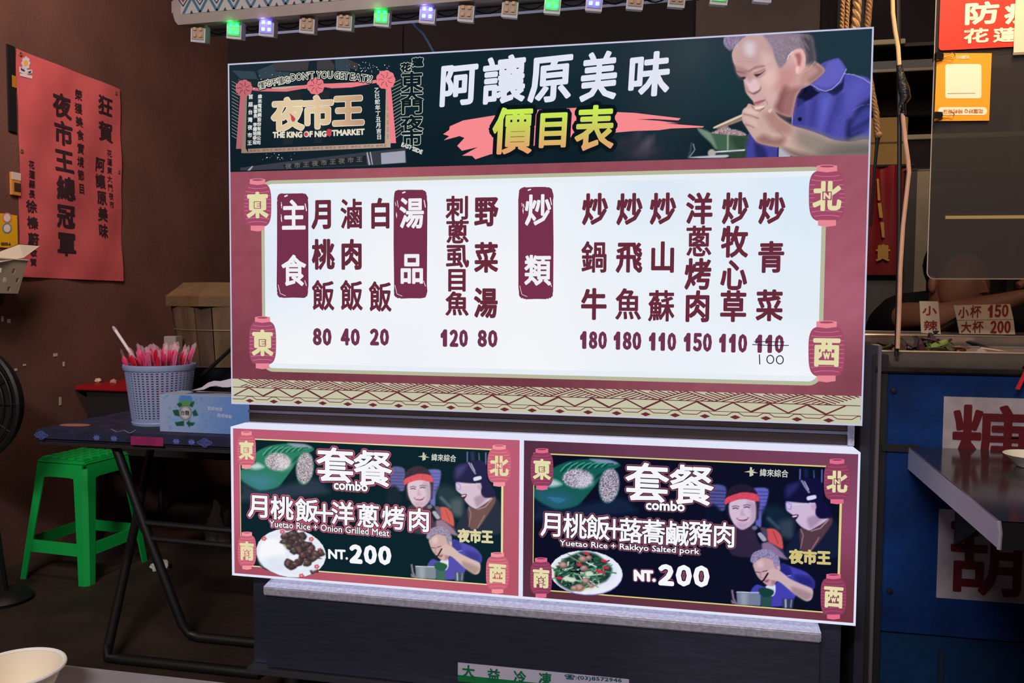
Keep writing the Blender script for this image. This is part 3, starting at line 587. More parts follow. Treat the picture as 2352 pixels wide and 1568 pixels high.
# ---- patterned band
g = PB(SG, 1); g.polyab([(0, 0), (SW, 0), (SW, pt_), (0, pt_)]); g.build('pattern_band', E3('ink_band', (196, 195, 168)), sign)
g = PB(SG, 2); H0, H1, Z0, Z1, X0 = pt_, pt_*0.66, pt_*0.64, pt_*0.32, pt_*0.30
def clipx(p): return (min(max(p[0], 0.0), SW), p[1])
per = 0.125; hh = H0-H1; x = -0.06
while x < SW:                             # woven look: triangles hatched one way and the other
    for n_, (A, B, C_) in enumerate((((x, H1), (x+per, H1), (x+per/2, H0)), ((x+per/2, H0), (x+1.5*per, H0), (x+per, H1)))):
        A, B, C_ = np.array(A), np.array(B), np.array(C_)
        for k in range(8):
            t0 = k/8; p, q = A+(B-A)*t0, B+(C_-B)*(1-t0)
            if k % 3 == 2: p = p+(q-p)*0.25
            if min(p[0], q[0]) > 0.003 and max(p[0], q[0]) < SW-0.003: g.lineab([p, q], 0.0011)
    x += per
tz = 0.0395; k = 0; x = 0.006; up = False; pz = None
while x < SW-0.004:
    p = np.array((x, Z0 if up else Z1));
    if pz is not None: g.lineab([pz, p], 0.0016 if k % 3 else 0.0021)
    pz = p; up = not up; x += tz; k += 1
g.lineab([np.array((0.002, Z0+0.001)), np.array((SW-0.002, Z0+0.001))], 0.0009); g.lineab([np.array((0.002, X0)), np.array((SW-0.002, X0))], 0.0007)
i = 0; x = 0.0
while x < SW:
    A = [np.array((min(x+d, SW), y)) for d, y in ((0, X0*0.55), (0.03, X0*0.55), (0.042, X0*0.95), (0.054, X0*0.95), (0.066, X0*0.55))]; g.lineab(A, 0.0009)
    cx = x+0.048
    if cx+0.012 < SW: g.polyab([(cx-0.012, X0*0.35), (cx, X0*0.62), (cx+0.012, X0*0.35), (cx, X0*0.08)])
    x += 0.066
g.build('pattern_line', E3('ink_pattern', (104, 42, 52)), sign, stuff=True)

# ------------------------------------------------------------------ two combo lightboxes below the menu
PZ0, PZ1 = 0.3587, 0.7348
aM = SG.hit(1197.5, 1190)[0]
def inner(x0, x1, tl, tr_, bl, br_): return SG.hit(x0, 1180)[0], SG.hit(x1, 1200)[0], (SG.hit(*bl)[1]+SG.hit(*br_)[1])/2, (SG.hit(*tl)[1]+SG.hit(*tr_)[1])/2
IL = inner(553.7, 1151, (587, 1006), (1123, 1037), (741, 1308), (1118, 1343)); IR = inner(1226.5, 1927, (1268.6, 1046), (1894, 1070), (1370, 1366), (1885, 1400))
KA, KB = (IR[1]-IR[0])/(IL[1]-IL[0]), (IR[3]-IR[2])/(IL[3]-IL[2])
def L2R(q): return np.array([IR[0]+(q[0]-IL[0])*KA, IR[2]+(q[1]-IL[2])*KB])
def R2L(Q): return np.stack([IL[0]+(Q[:, 0]-IR[0])/KA, IL[2]+(Q[:, 1]-IR[2])/KB], 1)
def combo_art(X, Y, X2=None, Y2=None):
    right = X2 is not None
    c = Canvas(X, Y, (14, 36, 44)); P, E, L = c.poly, c.ell, c.line
    c.frame(520, 960, 3.564)
    P([(130, 600), (130, 540), (300, 590), (700, 500), (810, 560), (800, 620), (130, 680)], (44, 58, 74), 14)
    P([(235, 290), (350, 228), (500, 208), (640, 218), (720, 255), (600, 330), (530, 430), (420, 560), (270, 585), (125, 505), (125, 420), (240, 400)], (44, 124, 96), 3)
    P([(125, 430), (300, 440), (440, 470), (430, 550), (270, 585), (125, 505)], (52, 122, 108), 12)
    P([(150, 480), (300, 470), (380, 520), (280, 575)], (70, 128, 150), 20, 0.8)
    P([(500, 206), (640, 212), (700, 240), (640, 250), (560, 236)], (146, 152, 176), 5); P([(180, 400), (250, 365), (310, 400), (240, 420)], (190, 210, 206), 8)
    for k in range(7):
        x = 300+k*48; L([(x, 300-k*6), (x+30, 262-k*4), (x+70, 236)], 2.6, (92, 170, 136), 2); L([(x+12, 305-k*6), (x+42, 268-k*4), (x+80, 242)], 2.0, (22, 78, 64), 2)
    for k in range(4): L([(500+k*22, 400-k*20), (560+k*20, 330-k*10), (640, 280)], 2, (26, 88, 70), 2)
    P([(570, 430), (585, 320), (640, 275), (700, 310), (712, 400), (700, 480), (640, 545), (590, 520)], (40, 116, 92), 4)
    E(420, 356, 106, 74, (236, 230, 232), 5, rot=0.05, c2=(112, 96, 104)); E(642, 408, 70, 130, (230, 224, 228), 5, rot=0.08, c2=(104, 88, 96))
    P([(420, 330), (520, 340), (520, 400), (440, 425)], (240, 238, 240), 14, 0.5)
    c.frame(860, 1000, 3.919)
    P([(150, 290), (270, 300), (270, 480), (230, 500), (150, 470)], (100, 100, 150), 4); P([(470, 312), (596, 315), (580, 460), (552, 540), (545, 640), (505, 640), (500, 400)], (112, 112, 184), 4)
    for k in range(6): L([(150, 330+k*28), (270, 335+k*28)], 1.2, (60, 62, 110), 1.5); L([(500, 340+k*30), (590, 342+k*30)], 1.2, (70, 72, 130), 1.5)
    L([(836, 150), (836, 250)], 2.5, (120, 124, 190), 2); L([(1003, 155), (1003, 260)], 2.5, (120, 124, 190), 2); L([(880, 160), (885, 210)], 8, (46, 56, 90), 6); L([(940, 160), (945, 230)], 2, (110, 120, 150), 2)
    P([(560, 500), (620, 450), (700, 470), (780, 560), (780, 740), (600, 640)], (40, 60, 66), 16); P([(690, 590), (790, 570), (790, 720), (700, 700)], (88, 100, 104), 14, 0.8); L([(600, 560), (680, 640)], 6, (90, 104, 120), 6)
    P([(110, 560), (130, 480), (180, 450), (230, 500), (240, 600), (120, 610)], (30, 40, 50), 8)
    # woman with head band
    P([(300, 650), (400, 620), (490, 630), (590, 645), (690, 690), (722, 800), (690, 880), (330, 870)], (74, 60, 74), 4)
    P([(268, 400), (300, 310), (390, 272), (480, 305), (527, 400), (525, 520), (505, 580), (310, 580), (280, 480)], (50, 42, 52), 4, c2=(70, 58, 68))
    P([(298, 440), (340, 405), (480, 400), (502, 470), (500, 570), (462, 625), (400, 655), (340, 612), (303, 530)], (220, 196, 208), 3)
    P([(440, 420), (500, 440), (500, 570), (460, 620), (470, 520)], (186, 158, 174), 10, 0.8); P([(360, 600), (450, 600), (420, 650), (380, 640)], (190, 160, 176), 8, 0.7)
    P([(264, 410), (290, 380), (400, 343), (510, 360), (523, 420), (400, 398), (300, 430), (270, 446)], (232, 96, 104), 2, c2=(210, 80, 90))
    for x, y in ((348, 478), (434, 468)):
        L([(x-26, y-14), (x, y-22), (x+26, y-14)], 1.3, (90, 66, 78), 2); L([(x-20, y+2), (x, y-4), (x+20, y+3)], 1.8, (50, 34, 46), 1.6)
    P([(385, 520), (400, 480), (412, 520), (425, 535), (390, 540)], (196, 164, 180), 5, 0.8); P([(355, 558), (405, 566), (450, 552), (435, 578), (405, 584), (375, 578)], (150, 76, 92), 2.5); L([(370, 564), (405, 570), (438, 560)], 1.6, (244, 236, 238), 1.4)
    P([(585, 650), (650, 648), (700, 700), (716, 770), (712, 815), (650, 780), (600, 745)], (212, 98, 88), 3); L([(640, 670), (680, 770)], 1.6, (170, 70, 66), 2)
    P([(545, 640), (590, 650), (600, 740), (570, 720)], (110, 92, 104), 4)
    P([(500, 640), (530, 632), (605, 800), (570, 818), (520, 740)], (36, 36, 48), 2); E(498, 640, 22, 18, (120, 122, 140), 3); P([(520, 690), (548, 680), (590, 740), (560, 750)], (200, 200, 214), 2, 0.85)
    P([(555, 770), (610, 760), (690, 820), (760, 900), (700, 890), (570, 830)], (150, 124, 146), 5)
    # laughing person with headset
    P([(850, 640), (960, 640), (1060, 560), (1130, 610), (1132, 880), (740, 880), (790, 720)], (42, 50, 66), 4)
    P([(845, 640), (930, 662), (1070, 545), (1088, 600), (990, 760), (920, 842), (860, 830)], (116, 84, 82), 4); L([(850, 650), (870, 700), (850, 820)], 1.6, (190, 150, 150), 2, 0.8); L([(930, 664), (1000, 640), (1060, 570)], 2, (206, 170, 166), 2, 0.8); L([(990, 720), (930, 830)], 2, (190, 150, 146), 3, 0.7)
    P([(745, 415), (880, 410), (960, 430), (985, 540), (1030, 500), (1060, 560), (930, 655), (890, 650), (850, 625), (812, 580), (805, 545), (738, 490)], (214, 192, 208), 2.5)
    P([(900, 560), (980, 530), (1040, 530), (960, 620), (920, 640)], (168, 138, 158), 8, 0.8)
    P([(708, 340), (740, 270), (850, 236), (960, 222), (1010, 275), (1018, 400), (1060, 460), (1088, 545), (1000, 560), (960, 520), (960, 430), (900, 432), (760, 420), (716, 402)], (40, 38, 72), 3)
    P([(740, 290), (830, 262), (800, 330), (740, 380)], (84, 84, 140), 10, 0.6)
    L([(850, 246), (880, 300), (910, 345)], 3.4, (150, 150, 180), 1.6); L([(870, 250), (905, 320)], 1.4, (226, 226, 240), 1.2); P([(872, 362), (950, 345), (972, 395), (960, 418), (888, 428)], (36, 36, 62), 2); P([(893, 378), (955, 364), (962, 392), (900, 408)], (222, 222, 238), 1.5)
    P([(925, 450), (955, 440), (965, 470), (940, 490)], (200, 170, 188), 3); L([(730, 430), (742, 480), (770, 486), (776, 446), (735, 420)], 1.6, (150, 140, 220), 1.4); L([(776, 448), (850, 440), (925, 430)], 1.0, (230, 226, 240), 1.2)
    P([(775, 545), (800, 528), (832, 530), (818, 562), (800, 572)], (84, 40, 50), 2); P([(785, 540), (820, 534), (815, 545), (790, 550)], (236, 232, 236), 1.5)
    # man eating
    P([(478, 1178), (520, 1112), (590, 1130), (680, 1090), (700, 940), (770, 955), (900, 1008), (965, 1080), (955, 1150), (850, 1130), (810, 1235), (740, 1290), (560, 1290)], (84, 80, 172), 2.5)
    P([(700, 940), (760, 955), (790, 1030), (740, 1040), (700, 1010)], (64, 64, 150), 4); L([(700, 1010), (745, 1042), (785, 1035)], 1.2, (190, 190, 235), 1.2); P([(820, 1040), (930, 1060), (960, 1130), (850, 1110)], (56, 56, 132), 10, 0.8)
    P([(590, 1130), (660, 1110), (665, 1180), (640, 1210)], (226, 226, 236), 2)
    P([(492, 935), (560, 885), (640, 905), (695, 960), (685, 1060), (645, 1122), (600, 1118), (530, 1050), (500, 985)], (208, 172, 166), 2.5)
    P([(640, 1000), (690, 980), (680, 1070), (640, 1120)], (160, 118, 116), 6, 0.8); P([(520, 930), (560, 910), (570, 960), (530, 970)], (228, 200, 196), 6, 0.8)
    P([(468, 915), (490, 850), (560, 818), (640, 830), (690, 895), (695, 955), (660, 970), (630, 900), (540, 890), (500, 935)], (180, 170, 198), 2.5, c2=(128, 116, 140))
    L([(515, 1008), (545, 1012)], 1.6, (90, 60, 66), 1.6); L([(565, 1005), (600, 996)], 1.6, (90, 60, 66), 1.6); L([(555, 1010), (545, 1050), (565, 1060)], 1.4, (170, 126, 124), 2); P([(580, 1080), (615, 1070), (610, 1090), (590, 1096)], (170, 100, 104), 2); P([(675, 960), (695, 955), (698, 985), (682, 990)], (214, 170, 166), 2)
    P([(595, 1010), (640, 978), (700, 1000), (770, 1060), (860, 1105), (950, 1150), (945, 1230), (900, 1248), (800, 1180), (700, 1092), (640, 1075), (605, 1050)], (212, 184, 176), 2.5); P([(800, 1130), (945, 1190), (900, 1245), (800, 1180)], (166, 138, 132), 8, 0.8)
    L([(605, 1020), (575, 1075), (545, 1100), (510, 1085)], 3.2, (34, 30, 44), 1.6)
    P([(368, 1175), (552, 1180), (552, 1292), (374, 1282)], (128, 138, 148), 2, smooth=False); P([(400, 1190), (450, 1190), (450, 1280), (410, 1280)], (170, 178, 186), 8, 0.7); L([(370, 1176), (552, 1181)], 1.6, (226, 230, 236), 1.2)
    P([(538, 1150), (590, 1140), (650, 1160), (650, 1195), (600, 1222), (548, 1195)], (44, 92, 66), 2.5); P([(556, 1218), (642, 1218), (634, 1302), (562, 1297)], (66, 108, 88), 2, smooth=False)
    P([(718, 1232), (808, 1232), (802, 1312), (724, 1308)], (76, 84, 104), 3, smooth=False); L([(745, 1240), (748, 1300)], 3, (190, 196, 210), 3); L([(790, 1240), (786, 1300)], 2, (150, 156, 176), 2)
    L([(335, 1165), (345, 1230), (368, 1275)], 4, (150, 130, 140), 3); P([(330, 1240), (370, 1275), (335, 1272)], (140, 120, 130), 2)
    if right:
        g = c.C.mean(1, keepdims=True); c.C = np.clip((c.C-34)*1.0, 0, 255)*np.where(g > 110, 1.06, 0.85)+np.array([13, 14, 28])
    return c.C
def plate_left(c):
    P, E, L = c.poly, c.ell, c.line; c.frame(520, 960, 3.564)
    E(530, 1104, 288, 200, (232, 238, 248), 2.5, rot=0.14); E(535, 1095, 250, 168, (222, 230, 242), 14, rot=0.14, alpha=0.8); E(535, 1092, 225, 150, (236, 240, 250), 12, rot=0.14)
    E(375, 1108, 124, 132, (206, 216, 230), 14, 0.7); E(375, 1102, 116, 124, (246, 248, 252), 10); E(420, 1180, 80, 60, (214, 224, 236), 14, 0.6); E(350, 1180, 70, 40, (214, 226, 240), 14, 0.5)
    for x, y in ((308, 985), (458, 930), (695, 990), (765, 1080), (740, 1215), (615, 1290)):
        for k in range(5): E(x+14*math.cos(k*1.26), y+12*math.sin(k*1.26), 9, 8, (196, 78, 84), 1.6, 0.9)
    P([(460, 1030), (500, 1015), (560, 1060), (520, 1090)], (150, 160, 120), 4)
    r = np.random.default_rng(3)
    for k in range(60):
        t = r.random(); x = 500+t*230+r.normal(0, 34); y = 975+t*185+r.normal(0, 46)
        if k < 6: x, y = 450+r.random()*160, 960+r.random()*60
        if 40 > k > 32: x, y = 500+r.random()*150, 1160+r.random()*60
        q = r.random()*3; s_ = 0.6+0.6*r.random(); J = 1+0.28*r.normal(size=7); bl = lambda k_, dx, dy: [(x+dx+k_*38*s_*J[i]*math.cos(q+i*0.9), y+dy+k_*28*s_*J[i]*math.sin(q+i*0.9)) for i in range(7)]; P(bl(1, 0, 0), (56, 44, 50), 3); P(bl(0.66, -3, -5), (92+36*r.random(), 72+18*r.random(), 76), 5, 0.85); E(x-8, y-10, 9*s_, 4*s_, (190, 178, 188), 3, 0.55, rot=q)
def plate_right(c):
    P, E, L = c.poly, c.ell, c.line; c.frame(1190, 1000, 3.5634)
    E(560, 1128, 300, 182, (120, 110, 190), 2, rot=0.07); E(556, 1120, 300, 180, (232, 236, 248), 2.5, rot=0.07); E(560, 1110, 250, 145, (222, 228, 244), 12, rot=0.07)
    E(500, 1130, 205, 130, (214, 190, 120), 14, rot=0.05, alpha=0.8)
    P([(320, 1080), (380, 1010), (520, 950), (640, 970), (740, 1050), (770, 1100), (720, 1190), (560, 1240), (440, 1270), (330, 1210), (300, 1140)], (30, 62, 56), 6)
    r = np.random.default_rng(5)
    for k in range(170):
        q = r.random()*6.28; d = r.random()**0.6; x = 535+225*d*math.cos(q); y = 1105+140*d*math.sin(q); a = r.random()*3.14; l = 20+40*r.random()
        cc = [(40, 96, 72), (24, 60, 52), (70, 130, 96), (214, 226, 220), (120, 160, 130), (30, 40, 40)][int(r.random()*6)]
        L([(x-l*math.cos(a), y-l*0.6*math.sin(a)), (x+l*math.cos(a), y+l*0.6*math.sin(a))], 1.2+2.2*r.random(), cc, 1.6)
    for x, y, s_ in ((530, 1010, 34), (580, 1000, 24), (540, 1085, 30), (370, 1060, 34), (555, 1190, 32), (500, 1245, 44), (460, 1250, 30), (600, 1230, 22)): E(x, y, s_, s_*0.72, (150, 104, 100), 4); E(x-5, y-6, s_*0.6, s_*0.4, (206, 168, 160), 5, 0.8)
    for x, y in ((560, 965), (500, 1055), (660, 1110), (720, 1080), (340, 1165), (705, 1025), (690, 1115)): E(x, y, 26, 11, (206, 44, 70), 2.5, rot=0.2)
    for x, y in ((440, 1180), (580, 1130), (400, 1170)): E(x, y, 32, 20, (206, 220, 200), 4)
CP = E3('combo_white', (246, 246, 250)); CDK = E3('combo_dark', (30, 20, 34)); YG = E3('combo_gold', (220, 206, 130))
def combo(box, right):
    a_0, a_1 = (aM+0.005, SW-0.003) if right else (0.0, aM-0.005); I = IR if right else IL
    MB().box((a_0, 0.003, PZ0), (a_1, 0.066, PZ1), 0.002).build('casing', emat('lit_case', (226, 228, 240), 0.95), box)
    for a, b in (((a_0-.005, -.003, PZ0-.004), (a_0, .066, PZ1+.003)), ((a_1, -.003, PZ0-.004), (a_1+.004, .066, PZ1+.003)), ((a_0-.005, -.003, PZ0-.005), (a_1+.004, .066, PZ0)), ((a_0-.005, -.003, PZ1), (a_1+.004, .07, PZ1+.004))):
        MB().box(a, b).build('edge_strip', emat('combo_edge', (226, 228, 248), 1.0), box)
    rc_ = [(560, 1000, (186, 92, 116)), (880, 1010, (190, 96, 124)), (1170, 1040, (186, 92, 116)), (1180, 1350, (178, 84, 100)), (900, 1335, (186, 92, 104)), (560, 1300, (160, 74, 90)), (545, 1150, (190, 94, 118))] if not right else [(1215, 1030, (84, 48, 66)), (1215, 1200, (80, 42, 60)), (1500, 1040, (108, 60, 88)), (1900, 1055, (116, 64, 90)), (1950, 1200, (150, 74, 110)), (1950, 1400, (110, 52, 62)), (1600, 1395, (104, 54, 68)), (1300, 1375, (92, 48, 60))]
    print_grid('red_field', SG, a_0, a_1, PZ0-.8, PZ1-.8, 0.02, 0, lambda X, Y: bilerp(X, Y, rc_), M_ink, box)
    g = PB(SG, 1); g.polyab([(I[0]-.002, I[2]-.003), (I[1]+.005, I[2]-.003), (I[1]+.005, I[3]+.003), (I[0]-.002, I[3]+.003)]); g.build('gold_border', YG if right else E3('combo_gold_pale', (228, 220, 160)), box)
    print_grid('printed_photo', SG, I[0], I[1], I[2], I[3], 0.0016, 2, combo_art, M_ink, box, R2L if right else None)
    # the dish on its plate reaches over the border
    pc = (1348, 1315, 90, 58) if right else (668, 1271, 86, 62)
    q0, q1 = SG.hit(pc[0]-pc[2], pc[1]+pc[3]), SG.hit(pc[0]+pc[2], pc[1]-pc[3]); q0[1] = max(q0[1], PZ0-.8+.0005)
    nx = 110; ny = 84; A, B = np.meshgrid(np.linspace(q0[0], q1[0], nx+1), np.linspace(q0[1], q1[1], ny+1)); A = A.ravel(); B = B.ravel()
    V = SG.O+A[:, None]*SG.ux+B[:, None]*SG.uz+SG.n*(3*LAY); X, Y = proj(V); c = Canvas(X, Y, (-1, -1, -1)); (plate_right if right else plate_left)(c)
    ok = c.C.min(1) > 24; F = [(j*(nx+1)+i, j*(nx+1)+i+1, (j+1)*(nx+1)+i+1, (j+1)*(nx+1)+i) for j in range(ny) for i in range(nx)]
    F = [f for f in F if all(ok[k] for k in f)]; used = sorted({k for f in F for k in f}); mp = {k: i for i, k in enumerate(used)}
    newobj('printed_plate', V[used], [tuple(mp[k] for k in f) for f in F], M_ink, box, True, False, np.clip(c.C[used], 0, 255))
    OUT = E3('combo_rim_right', (128, 72, 92)) if right else E3('combo_rim', (196, 96, 120))
    def triple(fn, w3, w2, w1, nm, sp=True):
        for L_, w, m, n_ in ((6, w3, OUT, '_rim'), (7, w2, CDK, '_outline'), (8, w1, CP, '_character' if sp else '_lettering')):
            g = PB(SG, L_); fn(g, w); g.build(nm+n_, m, box, split=sp, stuff=not sp)
    if not right:
        triple(lambda g, w: (g.ch('套', 771, 1067, 90, 84, w), g.ch('餐', 857, 1075, 92, 86, w)), 5.6, 3.4, 1.7, 'combo')
        triple(lambda g, w: g.word('combo', (768, 1112), (845, 1117), 21, w), 4.2, 2.8, 1.0, 'combo_english', False)
        triple(lambda g, w: [g.ch(t, x, y, 54, 56, w) for t, x, y in (('月', 597, 1161), ('桃', 649, 1166), ('飯', 706, 1171), ('＋', 746, 1177), ('洋', 788, 1178), ('蔥', 846, 1184), ('烤', 904, 1188), ('肉', 963, 1193))], 5.2, 2.8, 1.25, 'dish')
        triple(lambda g, w: g.word('Yuetao Rice + Onion Grilled Meat', (620, 1201), (895, 1223), 15, w), 3.6, 1.7, 0.3, 'dish_english', False)
        g = PB(SG, 8); g.word('NT.', (756, 1271), (799, 1273), 20, 1.2); g.num('200', 802, 901, 1249, 1293, 3.2, 5); g.build('price_lettering', CP, box, split=True)
    else:
        triple(lambda g, w: (g.ch('套', 1486, 1107, 104, 94, w), g.ch('餐', 1588, 1113, 106, 96, w)), 6.0, 3.6, 1.9, 'combo')
        triple(lambda g, w: g.word('combo', (1484, 1158), (1572, 1162), 22, w), 4.4, 3.0, 1.1, 'combo_english', False)
        triple(lambda g, w: [g.ch(t, x, y, 56, 60, w) for t, x, y in (('月', 1269, 1203), ('桃', 1321, 1207), ('飯', 1374, 1210), ('＋', 1411, 1213), ('蕗', 1449, 1217), ('蕎', 1501, 1220), ('鹹', 1555, 1224), ('豬', 1609, 1223), ('肉', 1663, 1227))], 5.2, 2.7, 1.0, 'dish')
        triple(lambda g, w: g.word('Yuetao Rice + Rakkyo Salted pork', (1286, 1247), (1606, 1267), 17, w), 4.0, 1.9, 0.35, 'dish_english', False)
        triple(lambda g, w: (g.word('NT.', (1458, 1320), (1504, 1322), 22, w*0.8), g.num('200', 1510, 1631, 1294, 1344, w*1.15, 5)), 6.0, 4.2, 3.0, 'price')
    g = PB(SG, 8); x0, y0 = (1744, 1082) if right else (991, 1047)
    (g.word('緯來綜合', (1745, 1084), (1810, 1087), 17, 0.2) if right else g.word('緯來綜合', (992, 1049), (1048, 1052), 16, 0.2)); g.build('channel_lettering', E3('combo_pale', (214, 216, 206)), box)
    g = PB(SG, 8, auto=True); k = 1.15 if right else 1.0; cx, cy = (1726, 1083) if right else (975, 1048)
    g.poly([(cx-15*k, cy), (cx-2*k, cy-3*k), (cx+13*k, cy+2*k), (cx+4*k, cy+2*k), (cx-4*k, cy+1*k)]); g.poly([(cx-3*k, cy-10*k), (cx+1*k, cy-9*k), (cx+1*k, cy-3*k), (cx+6*k, cy-6*k), (cx+2*k, cy), (cx+4*k, cy+6*k), (cx, cy+8*k), (cx-4*k, cy+9*k), (cx-4*k, cy+2*k)])
    g.build('channel_bird_mark', E3('combo_mark', (200, 200, 170)), box, split=True)
    g = PB(SG, 8)
    (g.word('夜市王', (1813, 1276), (1906, 1280), 31, 1.9) if right else g.word('夜市王', (1053, 1228), (1132, 1232), 29, 1.6)); g.build('show_name_lettering', E3('combo_gold_r', (206, 190, 122)) if right else E3('combo_gold_l', (216, 208, 160)), box)
    if right: spec = ((1245, 1077, 52, 96, '東', 'E'), (1922, 1105, 60, 104, '北', 'N'), (1243, 1326, 50, 93, '南', 'S'), (1914, 1369, 59, 105, '西', 'W')); cs = (E3('lr_body', (138, 62, 92)), E3('lr_cap', (226, 106, 140)), E3('lr_line', (186, 84, 118)))
    else: spec = ((567, 1033, 43, 87, '東', 'E'), (1147, 1069, 54, 96, '北', 'N'), (568, 1264, 42, 87, '南', 'S'), (1143, 1315, 53, 95, '西', 'W')); cs = (E3('ll_body', (200, 98, 118)), E3('ll_cap', (240, 150, 158)), E3('ll_line', (232, 138, 148)))
    for s_ in spec: lantern(box, *s_, *cs)
cl_ = thing('combo_lightbox', 'left combo meal lightbox with a pink red border, grilled meat plate', 'sign', (aM/2, 0.03, PZ0))
cr_ = thing('combo_lightbox', 'right combo meal lightbox with a dark purple border, salted pork and greens plate', 'sign', ((aM+SW)/2, 0.03, PZ0))
combo(cl_, False); combo(cr_, True)

# ------------------------------------------------------------------ refrigerated steel counter behind the lightboxes
M_steel = mat('brushed_steel', (122, 130, 162), 0.24, 0.9, var=0.12, scale=14, stretch=(1, 1, 12), bump=0.03, bscale=30)
M_steel2 = mat('pale_steel', (196, 194, 214), 0.42, 0.35, var=0.2, scale=120, bump=0.1, bscale=200)
M_brown = mat('brown_rail', (66, 48, 42), 0.55, var=0.15, scale=12)
fz = thing('refrigerated_counter', 'stainless steel refrigerated counter carrying the lightboxes', 'counter', (0.76, 0.4, 0))
MB().box((0.037, 0.072, 0.115), (1.476, 0.72, 0.735), 0.006).build('body', M_steel, fz)
for z0, z1 in ((0.741, 0.766), (0.772, 0.796)): MB().box((0.004, 0.071, z0), (1.488, 0.42, z1), 0.002).build('brown_rail', M_brown, fz)
for z0, z1 in ((0.7655, 0.7725), (0.735, 0.7415)): MB().box((0.002, 0.069, z0), (1.49, 0.42, z1), 0.001).build('metal_strip', mat('strip_metal', (190, 188, 205), 0.3, 0.8), fz)
MB().box((1.489, 0.06, 0.741), (1.502, 0.4, 0.794), 0.001).build('end_cap', M_steel2, fz)
MB().slab([(0.083, 0.072, 0.345), (1.43, 0.072, 0.345), (1.43, -0.004, 0.331), (0.083, -0.004, 0.331)], (0, 0, -0.012)).box((0.083, -0.006, 0.309), (1.43, 0.004, 0.331), 0.003).build('door_ledge', M_steel2, fz)
MB().box((0.083, 0.004, 0.116), (1.43, 0.073, 0.312), 0.004).build('front_panel', M_steel, fz)
MB().box((0.034, 0.03, 0.112), (0.0805, 0.073, 0.352), 0.003).build('corner_post', M_steel, fz); MB().box((1.4325, 0.03, 0.112), (1.479, 0.073, 0.352), 0.003).build('corner_post', M_steel, fz)
MB().box((0.03, 0.0, 0.096), (1.482, 0.6, 0.113), 0.002).build('base_trim', mat('base_trim', (84, 84, 92), 0.5, 0.7), fz)
for x in (0.11, 1.40):
    for y in (0.10, 0.62): MB().lathe([(0.022, 0.096), (0.022, 0.03), (0.034, 0.02), (0.034, 0.0)], 14, (x, y, 0), True, True).build('leg', mat('leg_steel', (130, 130, 140), 0.4, 0.8), fz, smooth=True)
FP = Plane((0, 0.0035, 0), (1, 0, 0), (0, -1, 0))
st = thing('refrigeration_sticker', 'white and green shop sticker low on the steel counter front', 'sticker', (FP.hit(1250, 1560)[0], 0.0035, FP.hit(1250, 1560)[1]))
q0, q1 = FP.hit(1052, 1521), FP.hit(1445, 1557); zt_, zb_ = q0[1], q0[1]-0.046
MB().box((q0[0], 0.0025, zb_), (q1[0], 0.0036, zt_)).build('sticker_sheet', mat('sticker_white', (196, 190, 214), 0.5), st)
MB().box((q0[0], 0.0018, zb_), (q0[0]+0.225, 0.0026, zb_+0.016)).build('green_band', mat('sticker_green', (20, 120, 70), 0.5), st)
FP2 = Plane((0, 0.0024, 0), (1, 0, 0), (0, -1, 0)); M_sg = mat('sticker_ink', (14, 112, 74), 0.5)
g = PB(FP2, 2); [g.ch(t_, x, y, 30, 30, 0.9) for t_, x, y in (('大', 1076, 1541), ('益', 1134, 1549), ('冷', 1194, 1554), ('凍', 1252, 1558))]; g.build('sticker_character', M_sg, st, split=True)
g = PB(FP2, 2); g.word('☎:(03)8572946', (1297, 1553), (1428, 1562), 12, 0.3); g.build('phone_lettering', mat('sticker_teal', (16, 96, 110), 0.5), st)

# ------------------------------------------------------------------ stall header with its row of light modules
hd = thing('stall_header', 'pale metal stall header with blue and white zigzag print, above the menu', 'header', (0.7, -0.11, 1.69))
M_head = mat('header_paint', (146, 130, 122), 0.5, var=0.18, scale=9, bump=0.05)
HA, HB = at(1, -0.15, 398, 60), at(1, -0.15, 1053, 4); TL_ = math.atan2(HB[2]-HA[2], HB[0]-HA[0])
def hz(x): return HA[2]+(x-HA[0])*math.tan(TL_)
x0, x1 = HA[0], 1.44
pts = [(x0+0.004, hz(x0)+0.012), (x0+0.012, hz(x0)+0.002), (x1, hz(x1)), (x1, hz(x1)+0.42), (x0, hz(x0)+0.42), (x0, hz(x0)+0.025)]
MB().slab([(x, -0.15, z) for x, z in pts], (0, 0.02, 0)).build('front_board', M_head, hd)
MB().slab([(x0+0.01, -0.132, hz(x0)+0.012), (x1, -0.132, hz(x1)+0.012), (x1, -0.07, hz(x1)+0.012), (x0+0.01, -0.07, hz(x0)+0.012)], (0, 0, 0.008)).build('underside', mat('header_under', (150, 146, 150), 0.35, 0.5, var=0.2, scale=15), hd)
MB().slab([(x0+0.05, -0.078, hz(x0)-0.004), (x1, -0.078, hz(x1)-0.004), (x1, -0.062, hz(x1)-0.004), (x0+0.05, -0.062, hz(x0)-0.004)], (0, 0, 0.014)).build('rail', mat('rail_alu', (190, 190, 196), 0.25, 0.9), hd)
MB().box((x0-0.008, -0.146, hz(x0)+0.03), (x0+0.002, -0.12, hz(x0)+0.06), 0.002).build('end_bracket', M_head, hd)
HP = Plane((0, -0.1503, 0), (1, 0, 0), (0, -1, 0))
pa = at(1, -0.15, 416, 33); px0 = pa[0]; zb0 = pa[2]-hz(px0)
g = PB(HP, 1); g.polyab([(px0, hz(px0)+zb0), (1.43, hz(1.43)+zb0), (1.43, hz(1.43)+0.30), (px0, hz(px0)+0.30)]); g.build('zigzag_panel', mat('zig_white', (170, 160, 158), 0.5), hd)
gt, gk, gr = PB(HP, 2), PB(HP, 2), PB(HP, 2); p_ = 0.0425
